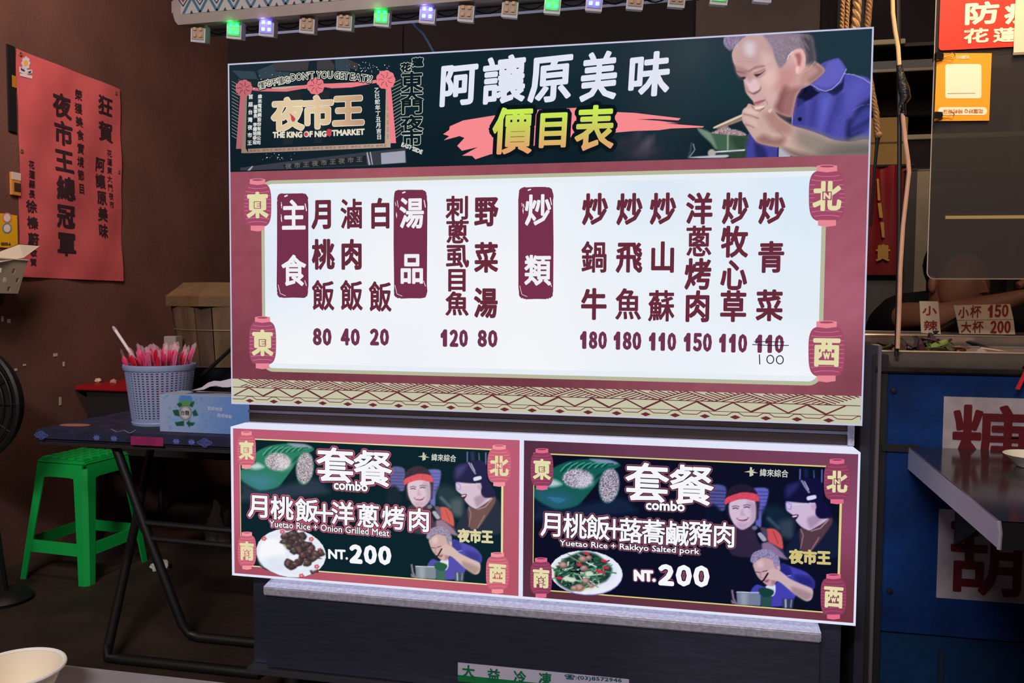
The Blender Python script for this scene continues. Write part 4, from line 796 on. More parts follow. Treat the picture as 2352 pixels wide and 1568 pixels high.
for k in range(42):
    x = px0+0.006+k*p_; z = hz(x)+zb0
    if x+p_ > 1.42: break
    for sgn in (-1, 1):
        if x+sgn*p_*0.5 > px0: gt.polyab([(x-0.003, z+0.001), (x+0.004, z+0.001), (x+0.004+sgn*p_*0.5, z+0.036), (x-0.003+sgn*p_*0.5, z+0.036)][::1 if sgn > 0 else -1])
    c_ = x+p_/2; gk.polyab([(c_-0.004, z), (c_+0.004, z), (c_, z+0.008)])
    for sgn in (-1, 1): gk.lineab([np.array((x, z+0.018)), np.array((x+sgn*0.012, z+0.034))], 0.0012)
    (gr if k % 2 == 0 else gk).polyab([(x, z+0.026), (x+0.006, z+0.034), (x, z+0.042), (x-0.006, z+0.034)])
gt.build('zigzag_print', mat('zig_teal', (46, 92, 116), 0.5), hd, stuff=True); gk.build('black_mark_print', mat('zig_black', (30, 26, 40), 0.5), hd, stuff=True); gr.build('red_diamond_print', mat('zig_red', (140, 30, 60), 0.5), hd, stuff=True)
LEDS = [(463, 80, 'off'), (545, 72, 'green'), (619, 66, 'violet'), (711, 59, 'off'), (796, 52, 'off'), (881, 43, 'green'), (985, 36, 'violet'), (1073, 32, 'off'), (1173, 22, 'off'), (1270, 13, 'green'), (1365, 7, 'violet'), (1458, 3, 'off'), (1553, -2, 'off'), (1650, -8, 'green'), (1750, -14, 'violet')]
ORD = 'leftmost second third fourth fifth sixth seventh eighth ninth tenth eleventh twelfth thirteenth fourteenth fifteenth'.split()
EG = {'green': emat('led_green', (40, 255, 90), 7.0), 'violet': emat('led_violet', (110, 150, 255), 5.0), 'off': mat('led_dull', (196, 150, 110), 0.4)}
EF = {'green': mat('led_plate_green_glow', (120, 190, 130), 0.5), 'violet': mat('led_plate_violet_glow', (170, 150, 220), 0.5), 'off': mat('led_plate', (168, 140, 124), 0.5)}  # LED glow tinted into the green and violet plate colours
M_mod = mat('module_white', (190, 184, 188), 0.4)
for k, (px, py, st_) in enumerate(LEDS):
    p = at(1, -0.118, px, py); s_ = 0.0175
    say = {'off': 'unlit white', 'green': 'glowing green', 'violet': 'glowing violet'}[st_]
    t = thing('led_module', f'{say} light module hanging under the header, {ORD[k]} from the left end' if k else f'{say} light module at the left end under the header', 'light', (float(p[0]), float(p[1]), float(p[2])), 0.10, 'light modules under the header')
    t.rotation_euler = (0.12, 0.10, 0.12)
    v = [(-s_, -s_, -s_*1.15), (s_, -s_, -s_*1.15), (s_*0.9, s_*0.6, -s_*1.0), (-s_*0.9, s_*0.6, -s_*1.0), (-s_, -s_, s_*1.15), (s_, -s_, s_*1.15), (s_*0.9, s_*0.6, s_), (-s_*0.9, s_*0.6, s_)]
    newobj('housing', v, [(3, 2, 1, 0), (4, 5, 6, 7), (0, 1, 5, 4), (1, 2, 6, 5), (2, 3, 7, 6), (3, 0, 4, 7)], M_mod, t, False)
    pl = MB().box((-s_*0.82, -s_-0.0012, -s_*0.8), (s_*0.82, -s_+0.0005, s_*1.0)).build('face_plate', EF[st_], t, False)
    for ix in (-1, 1):
        for iz in (-1, 1):
            cx, cz = ix*s_*0.4, iz*s_*0.42+s_*0.1
            MB().box((cx-0.0038, -s_-0.0035, cz-0.0038), (cx+0.0038, -s_-0.001, cz+0.0038), 0.0008).build('led_chip', EG[st_], pl, False)
    MB().tube([(0, 0, s_), (0, 0.006, s_+0.02)], 0.004, 6).build('hook', M_mod, t, False)
    if st_ != 'off':
        l = bpy.data.lights.new('led_glow', 'POINT'); l.energy = 0.06 if st_ == 'green' else 0.05; l.color = (0.05, 1.0, 0.2) if st_ == 'green' else (0.35, 0.3, 1.0); l.shadow_soft_size = 0.01
        lo_ = bpy.data.objects.new('led_glow', l); COL.objects.link(lo_); lo_.location = (p[0]-0.002, p[1]-0.03, p[2]+0.012)
for k in range(len(LEDS)-1):
    a, b = at(1, -0.105, LEDS[k][0]+14, LEDS[k][1]-10), at(1, -0.105, LEDS[k+1][0]-10, LEDS[k+1][1]-12)
    w = MB().tube([a+(b-a)*t_+np.array([0, 0, -0.014*math.sin(math.pi*t_)]) for t_ in np.linspace(0, 1, 7)], 0.0016, 6).build('wire', mat('black_wire', (22, 20, 24), 0.5), None, smooth=True)
    tag(w, f'thin black wire sagging between the {ORD[k]} and {ORD[k+1]} light modules from the left', 'wire', 'wires between light modules')
bc = MB().tube([at(1, -0.066, 938, 36)]+[at(1, 0.1, *q) for q in ((952, 58), (972, 78), (985, 100), (1000, 128), (1010, 160))], 0.0028, 8).build('cable', mat('blue_cable', (110, 150, 200), 0.45), None, smooth=True); tag(bc, 'light blue cable dropping behind the menu lightbox from the header', 'cable')
bc = MB().tube([at(1, -0.066, 927, 37)]+[at(1, 0.11, *q) for q in ((926, 80), (925, 190), (925, 260))], 0.0018, 6).build('cable', mat('black_wire', (22, 20, 24), 0.5), None, smooth=True); tag(bc, 'thin black cable hanging straight beside the light blue cable', 'cable')
bk = thing('flat_board', 'brown grey flat board on the rear wall above the lightbox corner', 'board', (1.6, 2.38, 1.9))
q0, q1 = at(1, 2.38, 1600, -60), at(1, 2.38, 1878, 200); MB().box((q0[0], 2.36, q1[2]), (q1[0], 2.40, q0[2]+0.2), 0.004).build('panel_face', mat('panel_greybrown', (88, 70, 64), 0.7, var=0.2, scale=2), bk)

# ------------------------------------------------------------------ left: folding table and what stands on it
TZ = 0.65
def tpt(px, py): return at(2, TZ, px, py)
FLc, FRc = tpt(62, 988), tpt(560, 1003)
tx0, tx1, ty0, ty1 = FLc[0], 0.02, (FLc[1]+FRc[1])/2, (FLc[1]+FRc[1])/2+0.78
tb = thing('folding_table', 'folding table with a dark blue patterned cloth and crossed black tube legs', 'table', ((tx0+tx1)/2, (ty0+ty1)/2, 0))
M_cloth = mat('blue_cloth', (36, 38, 66), 0.7, var=0.45, scale=22, bump=0.1, bscale=120); M_blk = mat('black_tube', (20, 18, 20), 0.5)
SK = 0.036
cl = MB().box((tx0, ty0, TZ-SK), (tx1, ty1, TZ), 0.008).build('cloth_top', M_cloth, tb, smooth=True)
CF = Plane((0, ty0-0.0006, 0), (1, 0, 0), (0, -1, 0)); CT = Plane((0, 0, TZ+0.0006), (1, 0, 0), (0, 0, 1), (0, 1, 0))
M_motif = mat('motif_blue', (96, 110, 190), 0.7); M_mag = mat('motif_magenta', (150, 34, 92), 0.7, var=0.2, scale=40)
g = PB(CF, 1); qa, qb = CF.hit(300, 1000)[0], CF.hit(375, 1000)[0]; g.polyab([(qa, TZ-SK+.001), (qb, TZ-SK+.001), (qb, TZ-.008), (qa, TZ-.008)]); g.build('magenta_patch', M_mag, cl)
def motif(cx, w, h, z0, name):
    g = PB(CF, 2); c = np.array((cx, z0)); 
    for k in range(3):
        s_ = 1-k*0.32; g.lineab([c+np.array(q)*s_ for q in ((-w, 0), (0, h), (w, 0), (0, -h), (-w, 0))], 0.0009)
    for q in ((-w*.5, h*.5), (w*.5, h*.5)): g.lineab([c+np.array(q), c-np.array(q)], 0.0009)
    g.build(name, M_motif, cl, stuff=True)
for px in (95, 470): motif(CF.hit(px, 1000)[0], 0.026, 0.014, TZ-SK/2, 'diamond_motif')
for px in (222, 262, 405, 440): 
    g = PB(CF, 2); c = np.array((CF.hit(px, 1000)[0], TZ-SK/2)); 
    for k in range(8): d_ = np.array((math.cos(k*math.pi/4), 0.8*math.sin(k*math.pi/4)))*0.013; g.polyab([c, c+d_*0.6+np.array((-d_[1], d_[0]))*0.22, c+d_, c+d_*0.6-np.array((-d_[1], d_[0]))*0.22])
    g.build('flower_motif', M_motif, cl, stuff=True)
g = PB(CT, 1); g.ell(172, 976, 36, 3.2, 20); g.build('tan_patch', mat('motif_tan', (170, 110, 84), 0.7), cl)
g = PB(CT, 1); g.line([(255, 985), (268, 992), (285, 988), (298, 995), (312, 987)], 1.6); g.build('white_line_motif', mat('motif_white', (190, 190, 205), 0.7), cl, stuff=True)
MB().box((tx0+0.01, ty0+0.012, TZ-0.05), (tx1-0.01, ty1-0.012, TZ-0.012)).build('board', mat('board_dark', (40, 34, 34), 0.7), tb)
# crossed leg frames (front frame leans back, rear frame leans forward)
yA0, yA1, yB0, yB1 = ty0+0.05, 0.34, ty1-0.10, 0.16
A_t, A_b = np.array([at(1, yA0, 262, 1010)[0], yA0, TZ-0.04]), np.array([-0.375, yA1, 0.016]); B_t, B_b = np.array([at(1, yB0, 365, 1030)[0], yB0, TZ-0.04]), np.array([-0.505, yB1, 0.016])
dA = A_b-A_t; dB = B_b-B_t
bend = A_b+np.array([-0.004, -0.008, 0.04])
MB().tube([A_t, A_t+dA*0.5, bend, A_b+np.array([0.015, 0, 0.008]), A_b+np.array([0.05, 0, 0]), np.array([-0.02, yA1, 0.016])], 0.0145, 10).build('leg_frame', M_blk, tb, smooth=True)
MB().tube([B_t, B_t+dB*0.5, B_b+np.array([0, 0.003, 0.03]), B_b, B_b+np.array([0.05, 0, 0]), np.array([-0.02, yB1, 0.016])], 0.0145, 10).build('leg_frame', M_blk, tb, smooth=True)
for t_, z_ in ((0.5, 0.30), (0.42, 0.36)):
    p = A_t+dA*t_; MB().tube([p, np.array([0.0, p[1], p[2]-0.01])], 0.010, 8).build('cross_bar', M_blk, tb, smooth=True)
pv = (A_t+dA*0.52+B_t+dB*0.52)/2; MB().tube([A_t+dA*0.52, B_t+dB*0.52], 0.007, 8).build('pivot_bolt', M_blk, tb, smooth=True)
xr = -0.03
for (tp, bt) in ((A_t, A_b), (B_t, B_b)):
    a = np.array([xr, tp[1], tp[2]]); b = np.array([xr, bt[1], bt[2]]); MB().tube([a, b], 0.0145, 10).build('leg', M_blk, tb, smooth=True)
# basket of wrapped spoons
bp_ = tpt(345, 976); bx, by = bp_[0], bp_[1]+0.055
r0 = 0.057*np.linalg.norm(np.array([bx, by, TZ])-CAM)/1.795/1.06; r1 = 0.0725*np.linalg.norm(np.array([bx, by, TZ])-CAM)/1.795/1.06; bh = 0.198
kb = thing('basket', 'pale blue woven plastic basket full of pink wrapped spoons on the table', 'basket', (float(bx), float(by), TZ))
M_bsk = mat('basket_plastic', (150, 165, 205), 0.45, bump=0.1, bscale=200)
nr, nc = 21, 44; v = []; f = []
for i in range(nr*2+1):
    z = 0.012+(bh-0.028)*i/(nr*2); r = r0+(r1-r0)*z/bh
    for j in range(nc*2): q = 2*math.pi*j/(nc*2); v.append((r*math.cos(q), r*math.sin(q), z))
n2 = nc*2
for i in range(nr*2):
    for j in range(n2):
        if i % 2 == 1 and j % 2 == 1 and 2 < i: continue
        f.append((i*n2+j, i*n2+(j+1) % n2, (i+1)*n2+(j+1) % n2, (i+1)*n2+j))
wb = newobj('woven_wall', v, f, M_bsk, kb, False); md = wb.modifiers.new('thick', 'SOLIDIFY'); md.thickness = 0.0022
MB().lathe([(r1-0.004, bh-0.018), (r1+0.001, bh-0.018), (r1+0.004, bh-0.008), (r1+0.003, bh), (r1-0.003, bh), (r1-0.004, bh-0.018)], 44).build('rim', M_bsk, kb, False, True)
MB().lathe([(r0+0.001, 0.0), (r0+0.003, 0.008), (r0, 0.014)], 44, cap0=True).build('base', M_bsk, kb, False, True)
cols = [mat('spoon_pink', (226, 60, 110), 0.35), mat('spoon_red', (206, 24, 50), 0.35), mat('spoon_rose', (220, 90, 140), 0.3)]
M_film = mat('clear_film', (240, 190, 210), 0.2, alpha=0.45)
for k in range(34):
    q = k*2.39996; rr = 0.9*r1*math.sqrt((k+0.5)/34); lean = 0.25*rr/r1+0.03*RNG.normal(); h_ = bh+0.02+0.03*RNG.random()
    bx_, by_ = rr*0.62*math.cos(q), rr*0.62*math.sin(q); tx_, ty_ = rr*1.12*math.cos(q), rr*1.12*math.sin(q)
    t = thing('wrapped_spoon', ('bright pink', 'deep red', 'pale rose')[k % 3]+' plastic spoon in clear film standing in the blue basket', 'spoon', (float(bx), float(by), TZ+0.004), 0, 'wrapped spoons in the basket')
    A = np.array([bx_*0.9, by_*0.9, 0.06+0.02*RNG.random()]); B = np.array([tx_, ty_, h_]); d_ = (B-A)/np.linalg.norm(B-A)
    MB().tube([A, A+(B-A)*0.7, B-d_*0.03, B-d_*0.012, B], [0.004, 0.004, 0.0085, 0.009, 0.003], 7).build('spoon', cols[k % 3], t, False, True)
    e = np.cross(d_, [0.3, 0.7, 0.1]); e /= np.linalg.norm(e); w_ = 0.010
    newobj('film', [A+(B-A)*0.5-e*w_*0.8, A+(B-A)*0.5+e*w_*0.8, B+d_*0.016+e*w_*1.1+0.003*RNG.normal(size=3), B+d_*0.02+0.004*RNG.normal(size=3), B+d_*0.012-e*w_*1.1+0.003*RNG.normal(size=3)], [(0, 1, 2, 3, 4)], M_film, t, False)
t = thing('straw', 'single white straw sticking out above the wrapped spoons', 'straw', (float(bx), float(by), TZ))
ya = by-0.03; pa_, pb_ = at(1, ya, 293, 800), at(1, ya, 265, 758)
MB().tube([(pa_+(pa_-pb_)*1.3)-np.array([bx, by, TZ]), pb_-np.array([bx, by, TZ])], 0.0055, 10).build('tube', mat('straw_white', (222, 214, 218), 0.4), t, False, True); MB().tube([pb_-np.array([bx, by, TZ]), pb_+(pb_-pa_)*0.2-np.array([bx, by, TZ])], [0.007, 0.004], 7).build('film', M_film, t, False)
# tissue box
ka = tpt(367, 991); tbx0, tby = ka[0], ka[1]; th = at(1, tby, 366, 905)[2]-TZ
tk = thing('tissue_box', 'blue printed tissue box lying on the patterned cloth beside the basket', 'box', (float(tbx0+0.12), float(tby+0.05), TZ))
print_p = Plane((0, tby, 0), (1, 0, 0), (0, -1, 0)); bx1 = 0.0
MB().box((tbx0, tby+0.0006, TZ+0.0005), (bx1, tby+0.11, TZ+th), 0.002).build('carton', mat('tissue_carton', (170, 178, 200), 0.6), tk)
def tis(X, Y):
    c = Canvas(X, Y, (150, 165, 205)); c.C[:] = bilerp(X, Y, [(367, 910, (206, 206, 214)), (367, 990, (196, 200, 214)), (420, 950, (186, 196, 216)), (470, 950, (150, 178, 218)), (540, 940, (92, 146, 214)), (540, 990, (100, 150, 216))])+RNG.normal(0, 3, (len(X), 1))  # bluish light from the right is put into the print colours
    P, E, L = c.poly, c.ell, c.line; c.frame(360, 600, 3.645)
    for _ in range(40): E(60+RNG.random()*600, 1110+RNG.random()*310, 6+10*RNG.random(), 5+8*RNG.random(), (110, 160, 214), 3, 0.5)
    P([(185, 1170), (200, 1120), (240, 1105), (290, 1130), (300, 1180), (240, 1190)], (90, 150, 210), 4); P([(170, 1190), (220, 1165), (300, 1175), (310, 1200), (200, 1215)], (96, 170, 90), 3)
    G = (14, 96, 60)
    P([(168, 1195), (200, 1180), (215, 1205), (190, 1225)], G, 1.5, smooth=False); P([(290, 1180), (318, 1170), (300, 1222), (270, 1210)], G, 1.5, smooth=False); P([(132, 1245), (182, 1240), (190, 1300), (150, 1290)], G, 1.5, smooth=False); P([(295, 1262), (325, 1240), (348, 1290), (310, 1300)], G, 1.5, smooth=False); P([(150, 1345), (230, 1335), (228, 1378), (165, 1378)], G, 1.5, smooth=False); P([(246, 1352), (275, 1325), (275, 1345), (325, 1345), (305, 1375), (275, 1378), (276, 1395)], G, 1.5, smooth=False)
    P([(115, 1325), (160, 1295), (215, 1325), (160, 1345)], (150, 190, 226), 4, 0.9); P([(285, 1300), (350, 1300), (345, 1345), (290, 1345)], (160, 196, 226), 4, 0.9)
    E(240, 1268, 52, 62, (120, 84, 70), 1.5); E(240, 1268, 46, 56, (226, 220, 214), 1.5); E(240, 1268, 40, 50, (150, 110, 92), 1.2); E(240, 1268, 37, 47, (230, 224, 218), 1.2)
    return c.C*np.array([0.86, 0.9, 0.98])
print_grid('printed_front', print_p, tbx0+0.001, bx1-0.001, TZ+0.0015, TZ+th-0.001, 0.0016, 0, tis, vmat('tissue_ink_sidelit', 0.6), tk)
g = PB(print_p, 1); g.word('台糖', (416, 947), (435, 948), 11, 0.15); g.build('brand_lettering', mat('tissue_brown', (70, 46, 40), 0.6), tk)
g = PB(print_p, 1); g.word('我愛地球', (477, 937), (511, 940), 8.5, 0.1); g.word('我用綠能', (499, 953), (533, 957), 8.5, 0.1); g.build('slogan_lettering', mat('tissue_white', (216, 222, 240), 0.6), tk, split=True)
v = []; nn = 9
for i in range(nn):
    for j in range(5): q = i/(nn-1); v.append((tbx0+0.07+q*0.17, tby+0.03+j*0.012, TZ+th+0.002+0.045*math.sin(q*1.9)*(1-abs(j-2)*0.22)+0.004*math.sin(i*1.7+j)))
newobj('tissue_sheet', v, [(i*5+j, i*5+j+1, (i+1)*5+j+1, (i+1)*5+j) for i in range(nn-1) for j in range(4)], mat('tissue_paper', (206, 200, 216), 0.8), tk, True, True)
# rice steamer bucket in a steel pot
yb = ty0+0.62; cxp = at(1, yb, 548, 760)[0]; Rl = cxp-at(1, yb, 408, 685)[0]; zr = at(1, yb, 430, 828)[2]; zl = at(1, yb, 430, 702)[2]; zt2 = at(1, yb, 480, 651)[2]
pot = thing('steel_pot', 'dark steel pot under the wooden steamer bucket on the table', 'pot', (float(cxp), float(yb), TZ)); hz_ = zr-TZ
MB().lathe([(Rl*0.55, 0.001), (Rl*0.8, hz_*0.25), (Rl*0.93, hz_*0.65), (Rl*0.98, hz_*0.95), (Rl*1.0, hz_), (Rl*0.97, hz_-0.002), (Rl*0.9, hz_*0.7), (Rl*0.5, 0.006)], 40, cap0=True).build('pot_wall', mat('pot_steel', (84, 86, 92), 0.28, 0.9, var=0.2, scale=6), pot, False, True); MB().lathe([(Rl*0.985, hz_-0.003), (Rl*1.02, hz_), (Rl*0.985, hz_+0.002)], 40).build('pot_rim', mat('rail_alu', (190, 190, 196), 0.25, 0.9), pot, False, True)
bu = thing('steamer_bucket', 'old wooden rice steamer bucket with a thick wooden lid', 'bucket', (float(cxp), float(yb), zr-0.02))
M_stv = [mat('stave_%d' % k, c, 0.75, var=0.35, scale=18, stretch=(1, 1, 0.15), bump=0.25, bscale=60) for k, c in enumerate(((92, 68, 48), (76, 56, 42), (100, 76, 54)))]
ns = 22; rb_, rt_ = Rl*0.80, Rl*0.92; hh_ = zl-zr+0.02
for k in range(ns):
    q0, q1 = 2*math.pi*(k+0.03)/ns, 2*math.pi*(k+0.97)/ns; v = []
    for z, r in ((0, rb_), (hh_, rt_)):
        for rr in (r, r-0.012):
            for q in (q0, (q0+q1)/2, q1): v.append((rr*math.cos(q), rr*math.sin(q), z))
    newobj('stave', v, [(0, 1, 7, 6), (1, 2, 8, 7), (4, 3, 9, 10), (5, 4, 10, 11), (6, 7, 10, 9), (7, 8, 11, 10), (1, 0, 3, 4), (2, 1, 4, 5), (0, 6, 9, 3), (2, 5, 11, 8)], M_stv[k % 3], bu, False)
zh = at(1, yb, 470, 753)[2]-(zr-0.02); rh = rb_+(rt_-rb_)*zh/hh_
MB().lathe([(rh+0.001, zh-0.002), (rh+0.003, zh), (rh+0.001, zh+0.002)], 40).build('wire_hoop', mat('hoop', (170, 160, 140), 0.35, 0.8), bu, False, True)
zl_ = zl-(zr-0.02); zt_2 = zt2-(zr-0.02)
MB().lathe([(Rl*0.93, zl_), (Rl*1.0, zl_), (Rl*1.0, zl_+(zt_2-zl_)*0.42), (Rl*0.76, zt_2)], 8, cap0=True, cap1=True).build('lid', mat('lid_wood', (98, 72, 46), 0.7, var=0.3, scale=10, stretch=(0.3, 2, 2), bump=0.2), bu, False)
ld = MB().tube([at(1, yb-0.31, 536, 796), at(1, yb-0.31, 482, 846), at(1, yb-0.31, 428, 893)], [0.006, 0.007, 0.008], 8).build('ladle_handle', mat('black_handle', (18, 16, 18), 0.5), None, smooth=True); tag(ld, 'black stick leaning diagonally in front of the steel pot', 'utensil')
wc = at(1, ty0+0.38, 396, 800); cw = thing('white_cup', 'white carton behind the spoon basket beside the steamer bucket', 'carton', (float(wc[0]), ty0+0.385, TZ))
MB().box((-0.024, -0.02, 0), (0.024, 0.02, at(1, ty0+0.38, 410, 772)[2]-TZ), 0.002).build('carton_body', mat('carton_white', (150, 140, 134), 0.7), cw, False); MB().box((-0.026, -0.022, 0), (0.026, 0.022, 0.006), 0.001).build('carton_base', mat('carton_edge', (170, 160, 150), 0.7), cw, False)
# red table by the wall
rt = thing('red_table', 'dark table with a bright red top by the maroon wall', 'table', (-1.0, 1.42, 0))
zr_ = 0.685; ra, rb2 = at(2, zr_, 160, 885), at(2, zr_, 425, 896)
MB().box((WX+0.004, ra[1], zr_-0.02), (-0.35, ra[1]+0.52, zr_), 0.004).build('red_top', mat('red_top', (150, 16, 26), 0.45), rt); MB().box((WX+0.05, ra[1]+0.02, zr_-0.30), (-0.37, ra[1]+0.5, zr_-0.02)).build('skirt', mat('dark_skirt', (24, 18, 20), 0.8), rt)
for x in (WX+0.08, -0.40):
    for y in (ra[1]+0.04, ra[1]+0.48): MB().tube([(x, y, 0), (x, y, zr_-0.3)], 0.016, 8).build('leg', M_blk, rt, smooth=True)
for px, py, c_, lab in ((225, 874, (214, 190, 150), 'small cream scrap lying on the red table top'), (262, 876, (190, 120, 110), 'small pinkish scrap lying on the red table top near the basket')):
    p = at(2, zr_+0.008, px, py); bm = bmesh.new(); bmesh.ops.create_icosphere(bm, subdivisions=2, radius=0.014)
    for w in bm.verts: w.co = w.co*(1+0.35*RNG.normal()*0.6); w.co.z = max(w.co.z*0.8, -0.008)
    me = bpy.data.meshes.new('scrap'); bm.to_mesh(me); bm.free(); me.materials.append(mat('scrap_%d' % px, c_, 0.8)); o = bpy.data.objects.new('food_scrap', me); COL.objects.link(o); o.location = p; tag(o, lab, 'scrap')
# ---- green stool
sf, sl, sr_ = at(2, 0, 200, 1343), at(2, 0, 41, 1324), at(2, 0, 345, 1288)
ctr = (sl+sr_)/2; sb = 0.5*np.linalg.norm(sl-sr_)/math.sqrt(2); ang = math.atan2(sf[1]-ctr[1], sf[0]-ctr[0])+math.pi/4
stl = thing('plastic_stool', 'bright green plastic stool standing under the folding table', 'stool', (float(ctr[0]), float(ctr[1]), 0), ang)
M_grn = mat('green_plastic', (18, 172, 76), 0.38, var=0.06, scale=5)
SHT = 0.46; st2 = sb*0.70; hw = 0.046
def lp(s_, z): k = 1-z/SHT; return st2+(sb-st2)*k
for ix, iy in ((1, 1), (-1, 1), (-1, -1), (1, -1)):
    v = []
    for z in (0.0, 0.14, 0.30, SHT-0.035):
        o_ = lp(1, z); w_ = hw*(0.85+0.35*z/SHT); b_ = 0.014
        for (x, y) in ((o_-w_, o_), (o_-b_, o_), (o_, o_-b_), (o_, o_-w_), (o_-0.005, o_-w_), (o_-0.006, o_-b_-0.004), (o_-b_-0.004, o_-0.006), (o_-w_, o_-0.005)): v.append((x*ix, y*iy, z))
    f = []
    for i in range(3):
        for j in range(8):
            q = (i*8+j, i*8+(j+1) % 8, (i+1)*8+(j+1) % 8, (i+1)*8+j); f.append(q if ix*iy > 0 else q[::-1])
    f.append(tuple(range(8))); newobj('leg', v, f, M_grn, stl, False, True, None, 30)
for k in range(4):
    R_ = Matrix.Rotation(k*math.pi/2, 4, 'Z'); z0_, z1_ = 0.105, 0.150
    v = [(-lp(1, z)+0.03, lp(1, z)-d, z) for z in (z0_, z1_) for d in (0.001, 0.006)]+[(lp(1, z)-0.03, lp(1, z)-d, z) for z in (z0_, z1_) for d in (0.001, 0.006)]
    newobj('brace', [tuple(R_@Vector(p)) for p in v], [(0, 2, 6, 4), (1, 5, 7, 3), (0, 4, 5, 1), (2, 3, 7, 6)], M_grn, stl, False)
    zt3 = SHT-0.02; v = []; f = []                                # apron with the arched lower edge
    m_ = 11
    for i in range(m_):
        q = -1+2*i/(m_-1); zz = SHT-0.07+0.028*0-0.05*max(0, abs(q)-0.55)**1.2*2; o1, o2 = lp(1, zt3), lp(1, zz)
        v += [(q*(o1-0.012), o1-0.0005, zt3), (q*(o2-0.012), o2-0.0005, zz), (q*(o1-0.012), o1-0.006, zt3), (q*(o2-0.012), o2-0.006, zz)]
    for i in range(m_-1): f += [(4*i, 4*i+1, 4*i+5, 4*i+4), (4*i+2, 4*i+6, 4*i+7, 4*i+3), (4*i+1, 4*i+3, 4*i+7, 4*i+5)]
    newobj('apron', [tuple(R_@Vector(p)) for p in v], f, M_grn, stl, False)
MB().box((-st2, -st2, SHT-0.025), (st2, st2, SHT-0.008), 0.007).build('seat', M_grn, stl, False, True)
for i in range(5):
    for j in range(5):
        c1, c2 = -st2*0.9+st2*1.8*i/5, -st2*0.9+st2*1.8*j/5; w_ = st2*1.8/5-0.006
        MB().box((c1, c2, SHT-0.010), (c1+w_, c2+w_, SHT), 0.003).build('seat_tile', M_grn, stl, False, True)
# crumpled tissues
def crumple(name, lab, p, r, c_, sq=0.7, kind='tissue'):
    bm = bmesh.new(); bmesh.ops.create_icosphere(bm, subdivisions=3, radius=r); rg = np.random.default_rng(int(p[0]*1000) & 1023)
    for w in bm.verts:
        n_ = math.sin(w.co.x/r*4+1)*math.sin(w.co.y/r*5)*math.cos(w.co.z/r*4); w.co = w.co*(1+0.22*n_+0.08*rg.normal()); w.co.z = max(w.co.z*sq, -r*0.45)
    me = bpy.data.meshes.new(name); bm.to_mesh(me); bm.free(); me.materials.append(mat(name+'_m', c_, 0.85)); o = bpy.data.objects.new(name, me); COL.objects.link(o); o.location = (p[0], p[1], p[2]+r*0.45); tag(o, lab, kind); return o
crumple('crumpled_tissue', 'crumpled white tissue on the dark floor beside the green stool', at(2, 0, 368, 1308), 0.034, (214, 214, 200))
pb2 = at(1, 1.25, 500, 1120); bgz = at(1, 1.25, 490, 1150)
crumple('white_bag', 'whitish crumpled bag in the dark behind the folding table', (pb2[0], 1.25, 0.0), 0.055, (150, 140, 130), 2.6, 'bag')
# ---- dark round frame cut off by the left edge
fn = thing('round_black_frame', 'dark black round frame on a rounded base, cut off by the left edge', 'appliance', (-1.31, 0.45, 0))
fc_ = at(1, 0.45, -72, 925); Rf = at(1, 0.45, 42, 925)[0]-fc_[0]; fc_ = fc_-np.array([-1.31, 0.45, 0])
for rr, tt in ((Rf, 0.010), (Rf*0.86, 0.003), (Rf*0.7, 0.003), (Rf*0.5, 0.003), (Rf*0.3, 0.003)): MB().tube([fc_+np.array([rr*math.cos(q), 0, rr*math.sin(q)]) for q in np.linspace(0, 2*math.pi, 41)], tt, 6, False).build('guard_ring', M_blk, fn, False, True)
for k in range(12): q = k*math.pi/6; MB().tube([fc_, fc_+np.array([Rf*math.cos(q), 0, Rf*math.sin(q)])], 0.002, 5).build('guard_spoke', M_blk, fn, False)
MB().slab([fc_+np.array([Rf*0.97*math.cos(q), 0.012, Rf*0.97*math.sin(q)]) for q in np.linspace(0, 2*math.pi, 40, endpoint=False)], (0, 0.02, 0)).build('dark_disc', mat('disc_dark', (22, 16, 17), 0.8), fn, False)
MB().lathe([(0.05, -0.03), (0.055, 0.0), (0.04, 0.03)], 20, tuple(fc_+np.array([0, 0.03, 0])), True, True).build('hub', M_blk, fn, False, True)
MB().tube([fc_+np.array([0, 0.03, 0]), (fc_[0]+0.075, 0.05, 0.03)], 0.014, 8).build('post', M_blk, fn, False, True); MB().lathe([(0.085, 0.0), (0.09, 0.012), (0.075, 0.03), (0.03, 0.04)], 28, (fc_[0]+0.075, 0.05, 0), True, True).build('base', M_blk, fn, False, True)

# ------------------------------------------------------------------ left wall: banner, cards, hanging basket
BP = Plane((WX+0.012, 0, 0), (0, 1, 0), (1, 0, 0))
y0, y1, z0, z1 = 0.882, 1.478, 1.149, 2.045
bn = thing('red_banner', 'red congratulation banner with black calligraphy hanging on the maroon wall', 'banner', (WX+0.006, (y0+y1)/2, z0))
n1, n2_ = 40, 60; v = []; f = []
def wav(y, z): return 0.004*math.sin(y*9+z*7)+0.004*math.sin(y*21-z*11+1)+0.003*math.sin(z*26+y*5)
for i in range(n1+1):
    for j in range(n2_+1):
        y = y0+(y1-y0)*i/n1; z = z0+(z1-z0)*j/n2_; v.append((WX+0.009+wav(y, z)*0.7, y, z))
newobj('vinyl_sheet', v, [(i*(n2_+1)+j, (i+1)*(n2_+1)+j, (i+1)*(n2_+1)+j+1, i*(n2_+1)+j+1) for i in range(n1) for j in range(n2_)], mat('red_vinyl', (204, 96, 100), 0.36, var=0.12, scale=4, bump=0.12, bscale=14), bn, True, True)  # pinker base colour carries the sheen of the lights
M_cal = mat('calligraphy_black', (58, 36, 44), 0.6); BL = Plane((WX+0.0105, 0, 0), (0, 1, 0), (1, 0, 0)); BL.pt = lambda ab, L=0: np.array([WX+0.0102+wav(ab[0], ab[1])*0.7+L*LAY, ab[0], ab[1]])
